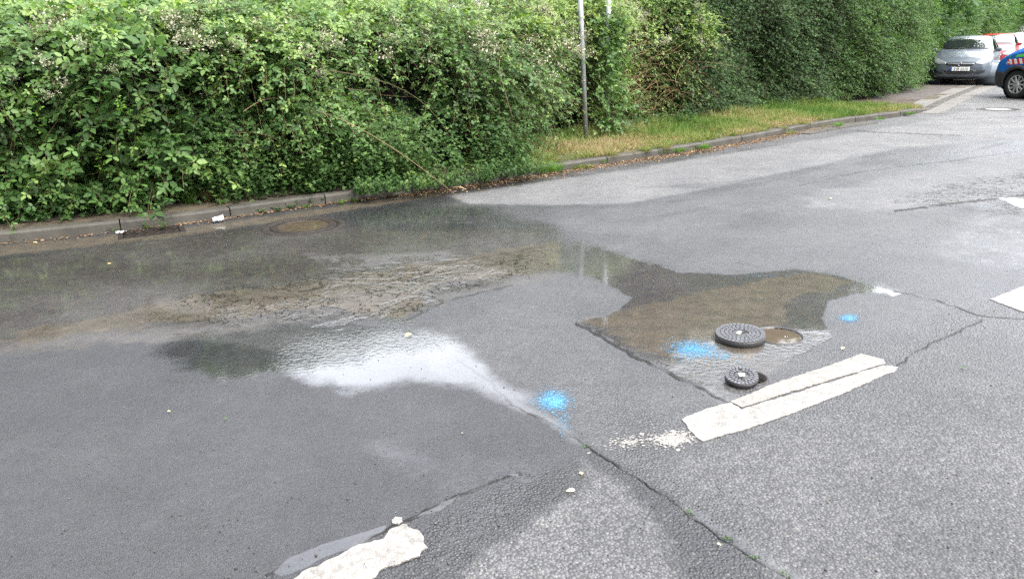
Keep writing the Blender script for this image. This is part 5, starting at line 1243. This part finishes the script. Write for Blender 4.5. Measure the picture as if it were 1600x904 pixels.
for i, (px, py, s_, lb) in enumerate(((643, 523, .05, 'yellow fallen leaf in the shallow water where the seam begins'), (899, 769, .035, 'tan fallen leaf on the dry brown patch, the lower of the two there'), (909, 745, .026, 'small curled leaf on the dry brown patch, the upper of the two there'),
        (168, 414, .03, 'pale petal lying on the brown wet road below the gully'), (52, 380, .05, 'orange leaf at the kerb foot near the left edge'), (520, 309, .03, 'leaf at the kerb foot above the manhole'), (708, 293, .05, 'pale scrap of leaf by the sticks at the kerb'),
        (1318, 545, .03, 'tan leaf lying just right of the flooded shaft'), (1300, 312, .05, 'thin leaf on the grey road near the right dry streaks'), (1500, 575, .03, 'small green leaf on the coarse asphalt at the right'), (262, 645, .018, 'white speck of petal on the dark asphalt at the left'),
        (350, 658, .02, 'little green scrap on the dark asphalt at the left'), (1117, 236, .07, 'pale scrap lying in the gutter where the open kerb begins'), (1120, 852, .016, 'tiny brown stone beside the lower seam'))):
    r_ = np.random.default_rng(i); p = G(px, py); a = r_.uniform(0, 6.28)
    V, T, R = inst(SINGLE, np.zeros((1, 3)), np.array([[cos(a), sin(a), .05]]), np.array([[.1, -.1, 1.0]]), np.array([s_]), np.array([.2+.8*r_.random()]))
    o = np_mesh('fallen_leaf', V, T, M_WEED if 'green' in lb else M_YL, None, rnd=R); o.location = (p[0], p[1], .012); tag(o, lb, 'leaf')
# moss and sprouts along the seam
for i, (px, py) in enumerate(((915, 697), (1078, 800), (1135, 842), (1178, 870), (1228, 897))):
    put_tuft('seam_sprout', px, py, 18, .016, .016, 90+i, 'tiny green sprout growing in the wet seam of the asphalt', M_WEED, z=0.002, cat='sprout', group='sprouts along the road seam')
# sticks
for i, (a, b, lb) in enumerate((((590, 258), (632, 292), 'dark stick leaning over the kerb, the longer of two'), ((612, 296), (645, 277), 'short dark stick crossing the longer stick at the kerb'), ((712, 288), (728, 296), 'pale broken stick in the gutter litter'))):
    B = G(*b, .01); A = B+(np.array([-.34, .16, .2]), np.array([-.2, -.02, .03]), np.array([-.16, .05, .02]))[i]; m_ = (A+B)/2+np.array([.01, 0, .02])
    o = MB().tube([A, m_, B], [.005, .007, .006], 6).build('stick', M_TRUNK if i < 2 else simple('pale_wood', (.45, .33, .2), .8), None); tag(o, lb, 'stick')
# grit on the road
n = 1500; px = rng.uniform(0, 1600, n); py = 904-(rng.random(n)**1.3)*520; P = np.array([G(a, b) for a, b in zip(px, py)])
bad_ = (np.hypot(P[:, 0]-BIGH[0], P[:, 1]-BIGH[1]) < .16) | (np.hypot(P[:, 0]-SMALLH[0], P[:, 1]-SMALLH[1]) < .1); P = P[~bad_]; n = len(P)
ov = np.array([(1, 0, 0), (-1, 0, 0), (0, 1, 0), (0, -1, 0), (0, 0, .8), (0, 0, -.8)], float); ot = np.array([(0, 2, 4), (2, 1, 4), (1, 3, 4), (3, 0, 4), (2, 0, 5), (1, 2, 5), (3, 1, 5), (0, 3, 5)])
V, T, R = inst((ov, ot), P+np.array([0, 0, .002]), norm(rdir(n)*np.array([1, 1, .2])), norm(UPV+rdir(n)*.4), rng.lognormal(0, .4, n)*.0022, rng.random(n))
tag(np_mesh('grit', V, T, leaf_mat('grit_stone', [(0, (.02, .02, .02)), (.6, (.07, .068, .06)), (1, (.2, .19, .17))], 0, .6, .4), None, rnd=R), 'loose grit scattered over the asphalt', 'grit', None, 'stuff')
